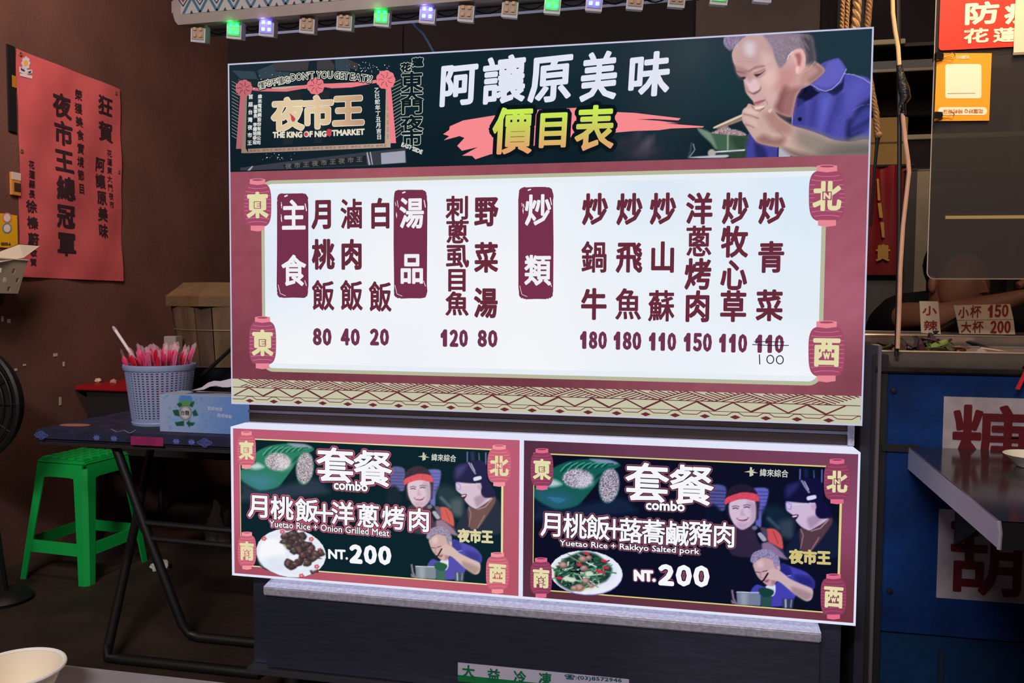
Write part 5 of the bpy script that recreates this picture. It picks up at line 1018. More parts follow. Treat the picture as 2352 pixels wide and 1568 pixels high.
def calli(txt, x0, y0_, x1, y1_, w, h, bold, name='calligraphy_character'):
    g = PB(BL, 0); g.col(txt, x0, y0_, x1, y1_, w, h, bold); g.build(name, M_cal, bn, split=True)
calli('夜市王總冠軍', 145, 243, 153, 560, 44, 56, 1.6); calli('狂賀', 240, 243, 244, 303, 34, 46, 1.0); calli('阿讓原美味', 232, 378, 237, 530, 22, 34, 0.7)
g = PB(BL, 0); g.col('榮獲美食實境節目', 182, 218, 187, 433, 16, 25, 0.4); g.col('花蓮縣長', 71, 378, 75, 445, 14, 19, 0.4); g.col('花蓮東大門夜市', 252, 352, 256, 470, 11, 17, 0.2); g.build('small_calligraphy', M_cal, bn, split=True)
calli('徐榛蔚', 75, 474, 77, 549, 24, 30, 0.7); calli('敬賀', 78, 580, 78, 602, 15, 18, 0.4)
for px, py in ((47, 123), (264, 213), (47, 346), (272, 394)):
    c_ = BL.hit(px, py); P_ = BL.pt(c_); MB().lathe([(0.004, 0), (0.009, 0.001), (0.009, 0.002), (0.004, 0.003)], 14).build('grommet', mat('grommet', (180, 160, 120), 0.4, 0.6), bn, False, True); o = bpy.data.objects[-1] if False else [x for x in bpy.data.objects if x.parent == bn and x.name.startswith('grommet')][-1]
    o.rotation_euler = (0, math.pi/2, 0); o.location = Vector(P_)-Vector(bn.location)
g = PB(BL, 1)
for k in range(8): q = k*math.pi/4; g.ell(61+7*math.cos(q), 145+11*math.sin(q), 3.4, 5, 8)
g.poly([(46, 152), (60, 160), (76, 160), (76, 168), (60, 172), (46, 165)]); g.poly([(48, 168), (76, 174), (76, 181), (48, 174)]); g.build('flower_emblem', mat('emblem_white', (214, 206, 214), 0.6), bn, stuff=True)
g = PB(BL, 2); g.ell(61, 145, 5, 7, 10); g.build('emblem_centre', mat('emblem_gold', (222, 178, 90), 0.6), bn)
g = PB(BL, 2, auto=True); g.poly([(49, 155), (60, 162), (58, 165), (50, 161)]); g.poly([(62, 166), (74, 162), (72, 168), (63, 169)]); g.build('emblem_leaf', mat('emblem_blue', (40, 54, 110), 0.6), bn, split=True)
def wallbox(name, lab, cat, p0, p1, d, m, part='body'):
    a, b = at(0, WX, *p0), at(0, WX, *p1); t = thing(name, lab, cat, (WX, (a[1]+b[1])/2, b[2])); MB().box((WX+0.001, a[1], b[2]), (WX+d, b[1], a[2]), 0.002).build(part, m, t); return t, a, b
t, a, b = wallbox('black_box', 'narrow black box on the wall behind the banner edge', 'box', (12, 100), (36, 306), 0.008, mat('black_box', (26, 26, 28), 0.5)); 
MB().box((WX+0.008, a[1]+0.02, a[2]-0.16), (WX+0.0088, a[1]+0.04, a[2]-0.115)).build('gold_sticker', mat('gold_sticker', (170, 116, 30), 0.5), t)
t, a, b = wallbox('yellow_card', 'yellow notice card with two round stickers on the left wall', 'card', (-40, 484), (40, 572), 0.004, mat('yellow_card', (226, 170, 20), 0.6), 'card_sheet'); YP = Plane((WX+0.0045, 0, 0), (0, 1, 0), (1, 0, 0))
for py, cc in ((500, (214, 130, 110)), (524, (100, 140, 160))):
    g = PB(YP, 1); g.ell(16, py, 11, 12, 20); g.build('round_sticker', mat('stk_%d' % py, cc, 0.6), t); g = PB(YP, 2); g.ell(16, py, 8, 9, 18); g.build('sticker_centre', mat('stk_white', (230, 214, 200), 0.6), t)
g = PB(YP, 1); g.word('0000-6', (2, 560), (24, 560), 7, 0.3); g.build('card_lettering', M_cal, t)
t, a, b = wallbox('small_packet', 'small white and orange packet on the wall beside the banner', 'packet', (20, 394), (43, 451), 0.012, mat('packet_orange', (196, 128, 60), 0.6)); MB().box((WX+0.011, a[1], a[2]-0.03), (WX+0.0135, b[1], a[2]), 0.001).build('white_flap', mat('packet_white', (206, 190, 176), 0.7), t); MB().box((WX+0.012, a[1]+0.012, b[2]+0.016), (WX+0.013, b[1]-0.002, b[2]+0.05)).build('dark_window', mat('packet_dark', (60, 44, 30), 0.6), t)
# perforated basket with a menu sheet
pbk = thing('hanging_basket', 'translucent white perforated plastic basket fixed to the left wall', 'basket', (WX, 0.8, 1.08))
xo = 0.13; a = at(0, WX+xo, 64, 598); b = at(0, WX+xo, 48, 674); zt_k, zb_k = a[2], b[2]; ye, yE = a[1], a[1]-0.32
M_bw = mat('basket_white', (190, 178, 160), 0.5, alpha=0.9); ins = a[1]-b[1]
v = []; f = []; nu, nv = 41, 15
def wallp(u, w): return (WX+xo-0.03*(1-w), yE+ins*(1-w)*0.5+(ye-ins*(1-w)-yE)*u, zb_k+(zt_k-zb_k)*w)
for i in range(nu+1):
    for j in range(nv+1): v.append(wallp(i/nu, j/nv))
for i in range(nu):
    for j in range(nv):
        if i % 4 in (1, 2) and j % 4 in (1, 2) and j < nv-2 and (i//4+j//4) % 2 == 0: continue
        f.append((i*(nv+1)+j, (i+1)*(nv+1)+j, (i+1)*(nv+1)+j+1, i*(nv+1)+j+1))
o = newobj('front_wall', v, f, M_bw, pbk); o.modifiers.new('thick', 'SOLIDIFY').thickness = 0.002
for e_, nm in ((ye, 'end_wall'), (yE, 'end_wall')):
    s_ = -ins if e_ == ye else ins*0.5; MB().slab([(WX+0.002, e_+s_, zb_k), (WX+xo-0.03, e_+s_, zb_k), (WX+xo, e_, zt_k), (WX+0.002, e_, zt_k)], (0, 0.002, 0)).build(nm, M_bw, pbk)
MB().slab([(WX+0.002, yE, zb_k), (WX+xo-0.03, yE, zb_k), (WX+xo-0.03, ye-ins, zb_k), (WX+0.002, ye-ins, zb_k)], (0, 0, 0.002)).build('bottom', M_bw, pbk); MB().tube([(WX+0.002, yE, zt_k), (WX+xo, yE, zt_k), (WX+xo, ye, zt_k), (WX+0.002, ye, zt_k)], 0.004, 6).build('rim', M_bw, pbk)
mp_ = thing('menu_sheet', 'white printed paper sheet lying over the wall basket', 'paper', (WX+0.08, 0.8, float(zt_k)))
c0, c1, c2, c3 = at(0, WX+0.10, 92, 565), at(0, WX+0.13, 55, 592), at(0, WX+0.15, -60, 640), at(0, WX+0.05, -40, 575); c3 = at(0, WX+0.10, 44, 561)
c2 = at(0, WX+0.14, -50, 612); c4 = at(0, WX+0.10, -60, 600)
MB().slab([c0, c1, c2, c4, c3], (0, 0, 0.002)).build('sheet', mat('sheet_paper', (206, 194, 176), 0.8), mp_)
# ------------------------------------------------------------------ foreground table with a paper bowl
GZ = 0.46; ga = at(2, GZ, 140, 1523); sc_ = (1.0585-GZ)/(1.0585-0.66)
ft = thing('foreground_table', 'grey table edge in the near left corner', 'table', (0.3, float(ga[1])-0.3, 0))
MB().box((-0.5, ga[1]-0.55, GZ-0.02), (0.95, ga[1], GZ), 0.004).build('top', mat('table_grey', (132, 128, 134), 0.5, var=0.08, scale=20), ft)
for x in (-0.45, 0.90):
    for y in (ga[1]-0.5, ga[1]-0.05): MB().tube([(x, y, 0), (x, y, GZ-0.02)], 0.014, 8).build('leg', M_blk, ft, smooth=True)
bw = at(2, GZ+0.055, 30, 1533); rbw = np.linalg.norm(at(2, GZ+0.055, 140, 1533)-bw)
pbw = thing('paper_bowl', 'white paper bowl on the near grey table, cut off by the corner', 'bowl', (float(bw[0]), float(bw[1]), GZ))
MB().lathe([(rbw*0.62, 0.0005), (rbw*0.64, 0.004), (rbw*0.93, 0.052), (rbw*0.90, 0.052), (rbw*0.6, 0.006), (0.001, 0.005)], 48, cap0=True).build('bowl_wall', mat('paper_white', (226, 212, 190), 0.6), pbw, False, True); MB().tube([(rbw*0.95*math.cos(q), rbw*0.95*math.sin(q), 0.053) for q in np.linspace(0, 2*math.pi, 49)], rbw*0.045, 8, False).build('rolled_rim', mat('paper_rim', (232, 226, 222), 0.5), pbw, False, True)

# ------------------------------------------------------------------ right: neighbouring stall
BYB = 0.08
M_blue = mat('blue_board', (8, 42, 96), 0.7, spec=0.2, var=0.35, scale=7, bump=0.15, bscale=40)
sb_ = thing('blue_stall', 'blue painted stall counter with dark red lettering on white squares', 'stall', (1.95, 0.4, 0))
zt4 = at(1, BYB, 2100, 856)[2]; zm = (at(1, BYB, 2030, 1452)[2]+at(1, BYB, 2352, 1478)[2])/2; xl = at(1, BYB, 2034, 1100)[0]
MB().box((xl, BYB, zm+0.002), (2.6, BYB+0.02, zt4), 0.002).build('front_board', M_blue, sb_); MB().box((xl, BYB+0.004, 0.03), (2.6, BYB+0.022, zm-0.002), 0.002).build('lower_board', mat('blue_board_low', (8, 38, 70), 0.7, spec=0.2, var=0.35, scale=6, bump=0.2, bscale=40), sb_)
for z in (0.03,): MB().box((at(1, BYB, 2155, 1500)[0], BYB-0.004, 0.03), (at(1, BYB, 2168, 1500)[0], BYB+0.003, zm-0.035), 0.001).build('batten', mat('batten_dark', (14, 28, 44), 0.7), sb_)
MB().box((xl-0.035, BYB-0.002, 0), (xl-0.001, 0.62, zt4+0.04), 0.002).build('side_panel', mat('stall_dark', (24, 22, 26), 0.6), sb_)
xp = at(1, BYB, 2003, 1200)[0]; MB().box((xp, BYB-0.012, 0), (xp+0.007, BYB+0.02, at(1, BYB, 2003, 793)[2]), 0.001).build('corner_angle', mat('angle_metal', (120, 112, 116), 0.45, 0.6), sb_); MB().box((xp-0.03, BYB+0.002, 0), (xp, 0.55, at(1, BYB, 2003, 793)[2]), 0.001).build('corner_cover', mat('angle_dark', (52, 52, 62), 0.5, 0.4), sb_)
MB().box((xl-0.03, BYB-0.01, zt4), (2.6, BYB+0.03, zt4+0.012), 0.003).build('counter_lip', mat('lip_dark', (46, 42, 40), 0.4, 0.5, var=0.3, scale=20), sb_); MB().box((xp+0.008, BYB+0.02, zt4-0.03), (2.6, 0.75, zt4-0.012), 0.002).build('counter_base', mat('counter_dark', (40, 36, 36), 0.5, 0.4), sb_)
for px, py in ((2052, 897), (2043, 1357)):
    c_ = at(1, BYB, px, py); MB().lathe([(0.007, 0), (0.006, 0.004), (0.0, 0.005)], 12).build('bolt', mat('bolt_dark', (14, 18, 26), 0.5), sb_, False, True); o = [x for x in bpy.data.objects if x.parent == sb_ and x.name.startswith('bolt')][-1]; o.rotation_euler = (math.pi/2, 0, 0); o.location = Vector(c_)-Vector(sb_.location)
BPn = Plane((0, BYB-0.0015, 0), (1, 0, 0), (0, -1, 0)); M_sq = mat('sign_square', (152, 142, 150), 0.6, var=0.25, scale=14); M_dr = mat('dark_red_ink', (84, 8, 20), 0.5)
for (px, py0, py1, c_, gx, gy, gw, gh) in ((2168, 910, 1112, '糖', 2276, 1018, 190, 184), (2157, 1168, 1372, '葫', 2268, 1278, 188, 190)):
    a, b = at(1, BYB, px, py0), at(1, BYB, px, py1); o = MB().box((a[0], BYB-0.0012, b[2]), (a[0]+0.195, BYB+0.001, a[2])).build('white_square', M_sq, sb_); g = PB(BPn, 1); g.ch(c_, gx, gy, gw, gh, 3.4); g.build('stall_character', M_dr, o)
# steel shelf
zs = at(1, BYB, 2090, 1025)[2]; fl_ = at(2, zs, 2294, 1196); bl_ = at(1, BYB, 2086, 1025)
shf = thing('steel_shelf', 'stainless steel shelf jutting out from the blue stall front', 'shelf', (1.9, -0.2, zs-0.04))
M_sh = mat('shelf_steel', (96, 94, 98), 0.14, 0.92, var=0.1, scale=5); dz = 0.042
v = [bl_+np.array([0, -0.002, 0]), fl_, np.array([2.5, fl_[1], zs]), np.array([2.5, BYB-0.002, zs])]
MB().slab(v, (0, 0, -0.0015)).build('top_sheet', M_sh, shf)
n_ = np.array([fl_[0]-bl_[0], fl_[1]-bl_[1], 0]); n_ /= np.linalg.norm(n_)
q = np.array([-0.004, 0, 0]); MB().slab([v[0], v[1], v[1]+np.array([0.001, 0, -dz]), v[0]+np.array([0, 0, -dz*1.2])], (0.0015, 0, 0)).build('side_flange', mat('flange_steel', (188, 184, 205), 0.35, 0.55), shf)
MB().slab([v[1], v[2], v[2]+np.array([0, 0, -dz]), v[1]+np.array([0, 0, -dz])], (0, 0.0015, 0)).build('front_flange', M_sh, shf); MB().tube([v[1]+np.array([0, 0, 0.0]), v[1]+np.array([0.0015, -0.003, -dz*0.4]), v[1]+np.array([0.001, -0.002, -dz])], 0.003, 6).build('folded_corner', mat('flange_steel', (188, 184, 205), 0.35, 0.55), shf, smooth=True)
MB().box((xl-0.012, BYB-0.006, zs-0.012), (bl_[0]+0.02, BYB-0.0008, zs+0.004)).build('bracket', mat('bracket_dark', (16, 16, 20), 0.6), shf)
MB().slab([(bl_[0]+0.1, BYB-0.003, zs-0.002), (bl_[0]+0.1, BYB-0.003, zs-0.22), (bl_[0]+0.1, fl_[1]+0.25, zs-0.003)], (0.006, 0, 0)).build('strut', mat('bracket_dark', (16, 16, 20), 0.6), shf)
wbw = at(2, zs+0.022, 2376, 1047); wb_ = thing('white_bowl', 'pale bowl standing on the steel shelf at the right edge', 'bowl', (float(wbw[0]), float(wbw[1]), zs+0.0005)); rr = wbw[0]-at(2, zs+0.022, 2313, 1047)[0]
MB().lathe([(rr*0.55, 0.0005), (rr*0.6, 0.004), (rr*0.72, 0.012), (rr, 0.024), (rr*0.97, 0.025), (rr*0.7, 0.014), (rr*0.5, 0.006), (0.001, 0.005)], 40, cap0=True).build('bowl_wall', mat('bowl_glaze', (190, 190, 180), 0.3), wb_, False, True); MB().lathe([(rr*0.5, -0.0), (rr*0.56, 0.002)], 24).build('foot_ring', mat('bowl_glaze', (190, 190, 180), 0.3), wb_, False)
rs = MB().slab([at(1, BYB-0.03, *q) for q in ((2333, 893), (2342, 895), (2372, 830), (2366, 826))], (0, 0.003, 0)).build('red_strap', mat('red_strap', (190, 30, 50), 0.5), None); tag(rs, 'short red strap hanging in front of the blue board at the right edge', 'strap')
# trays and food
M_tray = mat('tray_steel', (190, 170, 158), 0.32, 0.75, var=0.12, scale=16)
def tray(lab, x0, x1, y0_, y1_, zt, d, lip=0.006):
    t = thing('steel_tray', lab, 'tray', ((x0+x1)/2, (y0_+y1_)/2, zt-d)); a = 0.012
    MB().add([(x0, y0_, zt), (x1, y0_, zt), (x1, y1_, zt), (x0, y1_, zt), (x0+a, y0_+a, zt-d), (x1-a, y0_+a, zt-d), (x1-a, y1_-a, zt-d), (x0+a, y1_-a, zt-d)], [(4, 5, 6, 7), (0, 1, 5, 4), (1, 2, 6, 5), (2, 3, 7, 6), (3, 0, 4, 7)]).build('pan', M_tray, t).modifiers.new('thick', 'SOLIDIFY').thickness = 0.002
    MB().tube([(x0, y0_, zt), (x1, y0_, zt), (x1, y1_, zt), (x0, y1_, zt), (x0, y0_, zt)], lip/2, 6, False).build('rolled_rim', M_tray, t, smooth=True); return t
zf = at(1, BYB+0.05, 2040, 800)[2]; yf1 = 0.40; zbk = at(1, yf1, 2100, 794)[2]
xt0 = at(1, BYB+0.04, 2012, 800)[0]; xd = at(1, 0.39, 2252, 800)[0]
tray('front left steel food tray holding dark chopped greens', xt0, xd, BYB+0.035, yf1-0.008, zbk, 0.036); tray('front right steel food tray beside the tongs, cut off by the frame', xd+0.012, 2.5, BYB+0.035, yf1-0.008, zbk, 0.036)
zb3 = at(1, 0.70, 2100, 762)[2]; tray('rear steel tray behind the front trays, below the price tags', xt0+0.03, 2.55, yf1+0.005, 0.70, zb3, 0.05)
for k in range(44):
    r_ = RNG; x = xt0+0.05+(xd-xt0-0.1)*(0.08+0.8*((k*0.618) % 1)); y = BYB+0.10+0.22*((k*0.37) % 1); z = zbk-0.036+0.006+0.05*RNG.random()*(1-abs((k*0.618) % 1-0.5))
    kind = k % 4; L_ = 0.034+0.02*RNG.random(); w_ = 0.012+0.008*RNG.random(); a_ = RNG.random()*6.28; b_ = 0.5*RNG.normal(); v = []; f = []
    for i in range(5):
        s_ = i/4; hw_ = w_*math.sin(math.pi*min(1, s_*0.92+0.08)); 
        for e in (-1, 0, 1): v.append((L_*(s_-0.5), e*hw_, 0.006*math.sin(s_*3+k)+0.004*abs(e)))
    for i in range(4): f += [(3*i, 3*i+1, 3*i+4, 3*i+3), (3*i+1, 3*i+2, 3*i+5, 3*i+4)]
    M_ = Matrix.Translation((x, y, z+0.004)) @ Matrix.Rotation(a_, 4, 'Z') @ Matrix.Rotation(b_, 4, 'Y')
    green = k in (9, 17, 26, 30)
    me_ = mat('leaf_pale', (98, 116, 54), 0.6) if green else [mat('leaf_dark', (52, 40, 34), 0.6), mat('leaf_purple', (66, 34, 44), 0.6), mat('leaf_olive', (60, 62, 34), 0.6), mat('meat_brown', (96, 56, 50), 0.6)][kind]
    o = newobj('vegetable_piece', [tuple(M_@Vector(p)) for p in v], f, me_, None); o.modifiers.new('thick', 'SOLIDIFY').thickness = 0.0025
    tag(o, 'pale green curled leaf among the dark pieces in the front left tray' if green else ('blackish brown', 'dark purple', 'olive green', 'reddish brown')[kind]+' chopped piece in the front left steel tray', 'food', 'pale leaves in the front tray' if green else 'dark pieces in the front left tray')
for k in range(16):
    p = at(1, 0.62, 2278+k*5+3*RNG.normal(), 780); z = zb3-0.05+0.012+0.03*RNG.random(); a_ = RNG.random()*6.28; M_ = Matrix.Translation((p[0], 0.5+0.14*RNG.random(), z)) @ Matrix.Rotation(a_, 4, 'Z') @ Matrix.Rotation(0.6*RNG.normal(), 4, 'X')
    v = [(-0.025, 0, 0), (-0.01, -0.012, 0.004), (0.015, -0.01, 0.006), (0.028, 0, 0.002), (0.012, 0.011, 0.005), (-0.012, 0.012, 0.003), (0, 0, -0.003)]
    o = newobj('vegetable_piece', [tuple(M_@Vector(q)) for q in v], [(0, 1, 6), (1, 2, 6), (2, 3, 6), (3, 4, 6), (4, 5, 6), (5, 0, 6)], mat('leaf_green', (50, 84, 34), 0.6), None); o.modifiers.new('thick', 'SOLIDIFY').thickness = 0.002; tag(o, 'green leaf heaped in the rear tray at the right edge', 'food', 'green leaves in the rear tray')
tg = thing('tongs', 'long black tongs lying across the steel trays', 'tongs', (1.9, 0.38, 0.98))
MB().tube([at(1, 0.46, 2214, 726), at(1, 0.44, 2142, 766)], 0.0085, 8).build('grip', mat('grip_black', (40, 26, 24), 0.5), tg, smooth=True); MB().tube([at(1, 0.44, 2142, 766), at(1, 0.40, 2245, 790), at(1, 0.25, 2370, 838)], 0.004, 6).build('arm', mat('black_wire', (22, 20, 24), 0.5), tg, smooth=True)
# price tags
yt = 0.435; TP = Plane((0, yt-0.001, 0), (1, 0, 0), (0, -1, 0)); M_tag = mat('tag_card', (226, 200, 170), 0.7); M_tr = mat('tag_red', (150, 40, 34), 0.6)
def ptag(name, lab, pts, words):
    P4 = [at(1, yt, *p) for p in pts]; t = thing(name, lab, 'sign', tuple(np.mean(P4, 0)*np.array([1, 1, 0])+np.array([0, 0, min(p[2] for p in P4)]))); MB().slab(P4, (0, 0.003, 0)).build('card', M_tag, t)
    for w in words: g = PB(TP, 1); g.ch(*w[1:]) if w[0] == 'c' else g.num(*w[1:]); g.build('tag_character' if w[0] == 'c' else 'tag_lettering', M_tr, t)
    return t
ptag('price_tag', 'small upright card reading little spicy, left of the cup price cards', [(2112, 691), (2155, 692), (2161, 768), (2116, 764)], [('c', '小', 2135, 713, 34, 22, 0.6), ('c', '辣', 2137, 747, 33, 24, 0.4)])
ptag('price_tag', 'small cup price card reading 150, above the large cup card', [(2190, 701), (2320, 698), (2328, 733), (2198, 735)], [('c', '小', 2213, 717, 25, 27, 0.5), ('c', '杯', 2241, 715, 26, 30, 0.4), ('n', '150', 2267, 2317, 700, 729, 1.2, -2)])
ptag('price_tag', 'large cup price card reading 200, below the small cup card', [(2198, 736), (2328, 734), (2332, 768), (2204, 766)], [('c', '大', 2219, 751, 25, 27, 0.5), ('c', '杯', 2246, 750, 26, 30, 0.4), ('n', '200', 2274, 2322, 736, 765, 1.2, 0)])
# acrylic screen with notices
ya_ = 0.20; a = at(1, ya_, 2140, 108); b = at(1, ya_, 2137, 640); ax0 = (a[0]+b[0])/2; az0 = b[2]; az1 = 2.25; ax1 = 2.5; r_ = 0.016
pts = [(ax0, az1)]+[(ax0+r_-r_*math.cos(q), az0+r_-r_*math.sin(q)) for q in np.linspace(0, math.pi/2, 6)]+[(ax1, az0), (ax1, az1)]
sc4 = thing('acrylic_screen', 'clear hanging acrylic screen with a rounded corner in front of the seller', 'screen', (2.1, ya_, az0))
M_ac = mat('smoked_acrylic', (66, 61, 60), 0.1, alpha=0.58); MB().slab([(x, ya_, z) for x, z in pts], (0, 0.003, 0)).build('pane', M_ac, sc4)
MB().tube([(x, ya_+0.0015, z) for x, z in pts[:7]]+[(ax1, ya_+0.0015, az0)], 0.0014, 5).build('polished_edge', mat('acrylic_edge', (200, 180, 165), 0.3), sc4, smooth=True)
for x in (1.75, 2.3): MB().tube([(x, ya_+0.002, az1-0.02), (x, ya_+0.002, 3.4)], 0.003, 6).build('hanging_wire', mat('black_wire', (22, 20, 24), 0.5), sc4)
NP = Plane((0, ya_-0.004, 0), (1, 0, 0), (0, -1, 0))
ns_ = thing('red_notice', 'bright red notice with large white characters clipped on the acrylic screen', 'sign', (1.78, ya_-0.003, 1.65)); c0, c1 = NP.hit(2156, 116), NP.hit(2356, 108)
v = [(x, ya_-0.004, z) for x, z in rrect(c0[0], c1[0], c0[1], c0[1]+0.22, 0.008)]; MB().slab(v, (0, 0.002, 0)).build('plate', mat('red_plate', (226, 50, 34), 0.5), ns_)
NW = mat('notice_white', (250, 232, 205), 0.5)
g = PB(NP, 1); g.ch('防', 2254, 30, 84, 52, 2.4); g.ch('疫', 2348, 28, 84, 52, 2.4); g.ch('花', 2242, 82, 60, 34, 1.4); g.ch('蓮', 2310, 80, 60, 34, 1.2); g.build('notice_character', NW, ns_, split=True)
wp = thing('white_paper', 'white paper sheet overlapping the red notice at the right edge', 'paper', (1.9, ya_-0.008, 1.64)); c0 = NP.hit(2326, 122); MB().box((c0[0], ya_-0.0085, c0[1]), (c0[0]+0.15, ya_-0.0075, c0[1]+0.2)).build('sheet', mat('sheet_white', (232, 212, 182), 0.7), wp); MB().box((c0[0]-0.001, ya_-0.0088, c0[1]-0.006), (c0[0]+0.15, ya_-0.0072, c0[1]), 0.0005).build('sleeve_edge', mat('sleeve', (150, 130, 110), 0.4), wp)
oc = thing('payment_card', 'orange payment card hung upside down below the red notice', 'card', (1.75, ya_-0.003, 1.49)); P4 = [NP.pt(NP.hit(*q)) for q in ((2152, 122), (2278, 122), (2272, 277), (2146, 278))]; MB().slab(P4, (0, 0.0015, 0)).build('card_sheet', mat('orange_card', (240, 158, 26), 0.55), oc)
def rpoly(x0, x1, y0_, y1_, r): return [(x0+(x-x0), y) for x, y in rrect(x0, x1, y0_, y1_, r)]
g = PB(NP, 1); g.poly(rpoly(2171, 2254, 147, 226, 6)); g.build('white_panel', NW, oc); g = PB(NP, 1); g.poly(rpoly(2155, 2267, 246, 264, 8)); g.build('white_pill', NW, oc)
M_or = mat('card_orange_ink', (206, 124, 20), 0.6)
g = PB(NP, 2); g.word('花蓮好Q 特約商店', (2258, 255), (2166, 256), 10, 0.2); g.build('card_name_lettering', M_or, oc); g = PB(NP, 2); g.word('花蓮好Q', (2226, 131), (2196, 132), 8, 0.2); g.build('card_top_lettering', NW, oc); g = PB(NP, 2); g.line([(2176, 215), (2240, 214)], 1.0); g.build('card_rule', mat('card_grey', (140, 120, 110), 0.6), oc)
for (px, py, lab) in ((2160, 130, 'small black binder clip at the top of the orange card'), (2158, 266, 'small black binder clip at the bottom of the orange card')):
    c_ = NP.pt(NP.hit(px, py)); t = thing('binder_clip', lab, 'clip', tuple(c_)); MB().add([(-0.012, -0.010, -0.008), (-0.012, -0.010, 0.008), (-0.012, 0.016, 0.008), (-0.012, 0.016, -0.008), (0.006, -0.0035, 0.008), (0.006, -0.0035, -0.008), (0.006, 0.0075, 0.008), (0.006, 0.0075, -0.008)], [(0, 1, 4, 5), (2, 3, 7, 6), (0, 3, 2, 1)]).build('clip_body', mat('clip_black', (20, 18, 18), 0.4), t, False)
    for s_ in (-1, 1): MB().tube([(0.004, -0.005, s_*0.005), (0.016, -0.007, s_*0.003), (0.024, -0.008, s_*0.006), (0.029, -0.008, 0)], 0.0009, 6).build('wire_lever', mat('lever_wire', (120, 90, 50), 0.3, 0.8), t, False, True)
# rod, cables, ropes in front of the stall
yr = 0.105
rd = MB().tube([at(1, yr, *q) for q in ((2062, -60), (2063, 60), (2066, 300), (2066, 500), (2062, 700), (2059, 818))], 0.0048, 8).build('black_rod', mat('rod_black', (24, 20, 20), 0.5), None, smooth=True); tag(rd, 'thin black upright rod standing at the corner of the blue stall', 'rod')
cb = thing('taped_cable', 'cream cable joined with black tape running beside the black rod', 'cable', tuple(at(1, yr, 2065, 740)))
M_cc = mat('cream_cable', (230, 190, 130), 0.5, var=0.1, scale=30); yc = yr-0.012
MB().tube([at(1, yc, *q) for q in ((2049, -60), (2051, 30), (2056, 70), (2063, 110), (2066, 155))], 0.0045, 8).build('upper_length', M_cc, cb, smooth=True); MB().tube([at(1, yc, *q) for q in ((2073, 260), (2079, 320), (2086, 370), (2088, 395), (2083, 440), (2074, 520), (2068, 620), (2066, 700), (2062, 800))], 0.0047, 8).build('lower_length', mat('cream_cable_low', (196, 150, 124), 0.5, var=0.1, scale=30), cb, smooth=True)
MB().tube([at(1, yc, *q) for q in ((2065, 150), (2070, 180), (2076, 205), (2080, 225), (2072, 240), (2076, 265))], [0.006, 0.009, 0.012, 0.011, 0.008, 0.005], 9).build('tape_wrap', mat('black_tape', (26, 22, 22), 0.35, bump=0.4, bscale=120), cb, smooth=True); MB().tube([at(1, yc-0.008, 2070, 240), at(1, yc-0.008, 2063, 275)], [0.004, 0.001], 6).build('tape_tail', mat('black_tape', (26, 22, 22), 0.35), cb)
def rope(lab, pts, r, y, c_, parts=3):
    P_ = [at(1, y, *q) for q in pts]; t = thing('rope', lab, 'rope', tuple(P_[-1])); L_ = [0]; 
    for a, b in zip(P_[:-1], P_[1:]): L_.append(L_[-1]+np.linalg.norm(b-a))
    nS = int(L_[-1]/(r*0.5))+4; S = np.linspace(0, L_[-1], nS); C_ = np.stack([np.interp(S, L_, [p[k] for p in P_]) for k in range(3)], 1)
    for s_ in range(parts): MB().tube([C_[i]+r*0.55*np.array([math.cos(S[i]/r*1.1+s_*2*math.pi/parts), math.sin(S[i]/r*1.1+s_*2*math.pi/parts), 0]) for i in range(nS)], r*0.62, 6).build('strand', mat('rope_%d' % c_[0], c_, 0.8, var=0.2, scale=200), t, smooth=True)
rope('twisted tan rope hanging behind the lightbox corner, leftmost of four', [(1934, -60), (1936, 0), (1932, 90)], 0.0048, 0.125, (190, 150, 104)); rope('thin tan rope right of the leftmost rope behind the lightbox corner', [(1947, -60), (1948, 0), (1943, 90)], 0.0045, 0.13, (184, 144, 98)); rope('thick twisted tan rope in the middle behind the lightbox corner', [(1972, -60), (1970, 0), (1963, 90)], 0.0095, 0.135, (200, 158, 112))
rope('brown braided cord beside the lightbox edge running down to a knot', [(1997, -60), (1997, 0), (1992, 70), (1994, 160), (2003, 215), (2012, 260), (2015, 305)], 0.0065, 0.12, (150, 112, 70), 4)
kn = thing('cord_tail', 'dark knotted cord end below the brown braided cord', 'cord', tuple(at(1, 0.12, 2004, 390))); bm = bmesh.new(); bmesh.ops.create_icosphere(bm, subdivisions=2, radius=0.009); me = bpy.data.meshes.new('knot'); bm.to_mesh(me); bm.free(); me.materials.append(mat('rope_150', (150, 112, 70), 0.8)); o = bpy.data.objects.new('knot', me); COL.objects.link(o); o.parent = kn; o.location = Vector(at(1, 0.12, 2017, 310))-Vector(kn.location); MB().tube([at(1, 0.12, *q) for q in ((2016, 315), (2014, 335), (2008, 400), (2000, 520))], [0.006, 0.004, 0.0032, 0.003], 6).build('tail', mat('black_wire', (22, 20, 24), 0.5), kn, smooth=True)
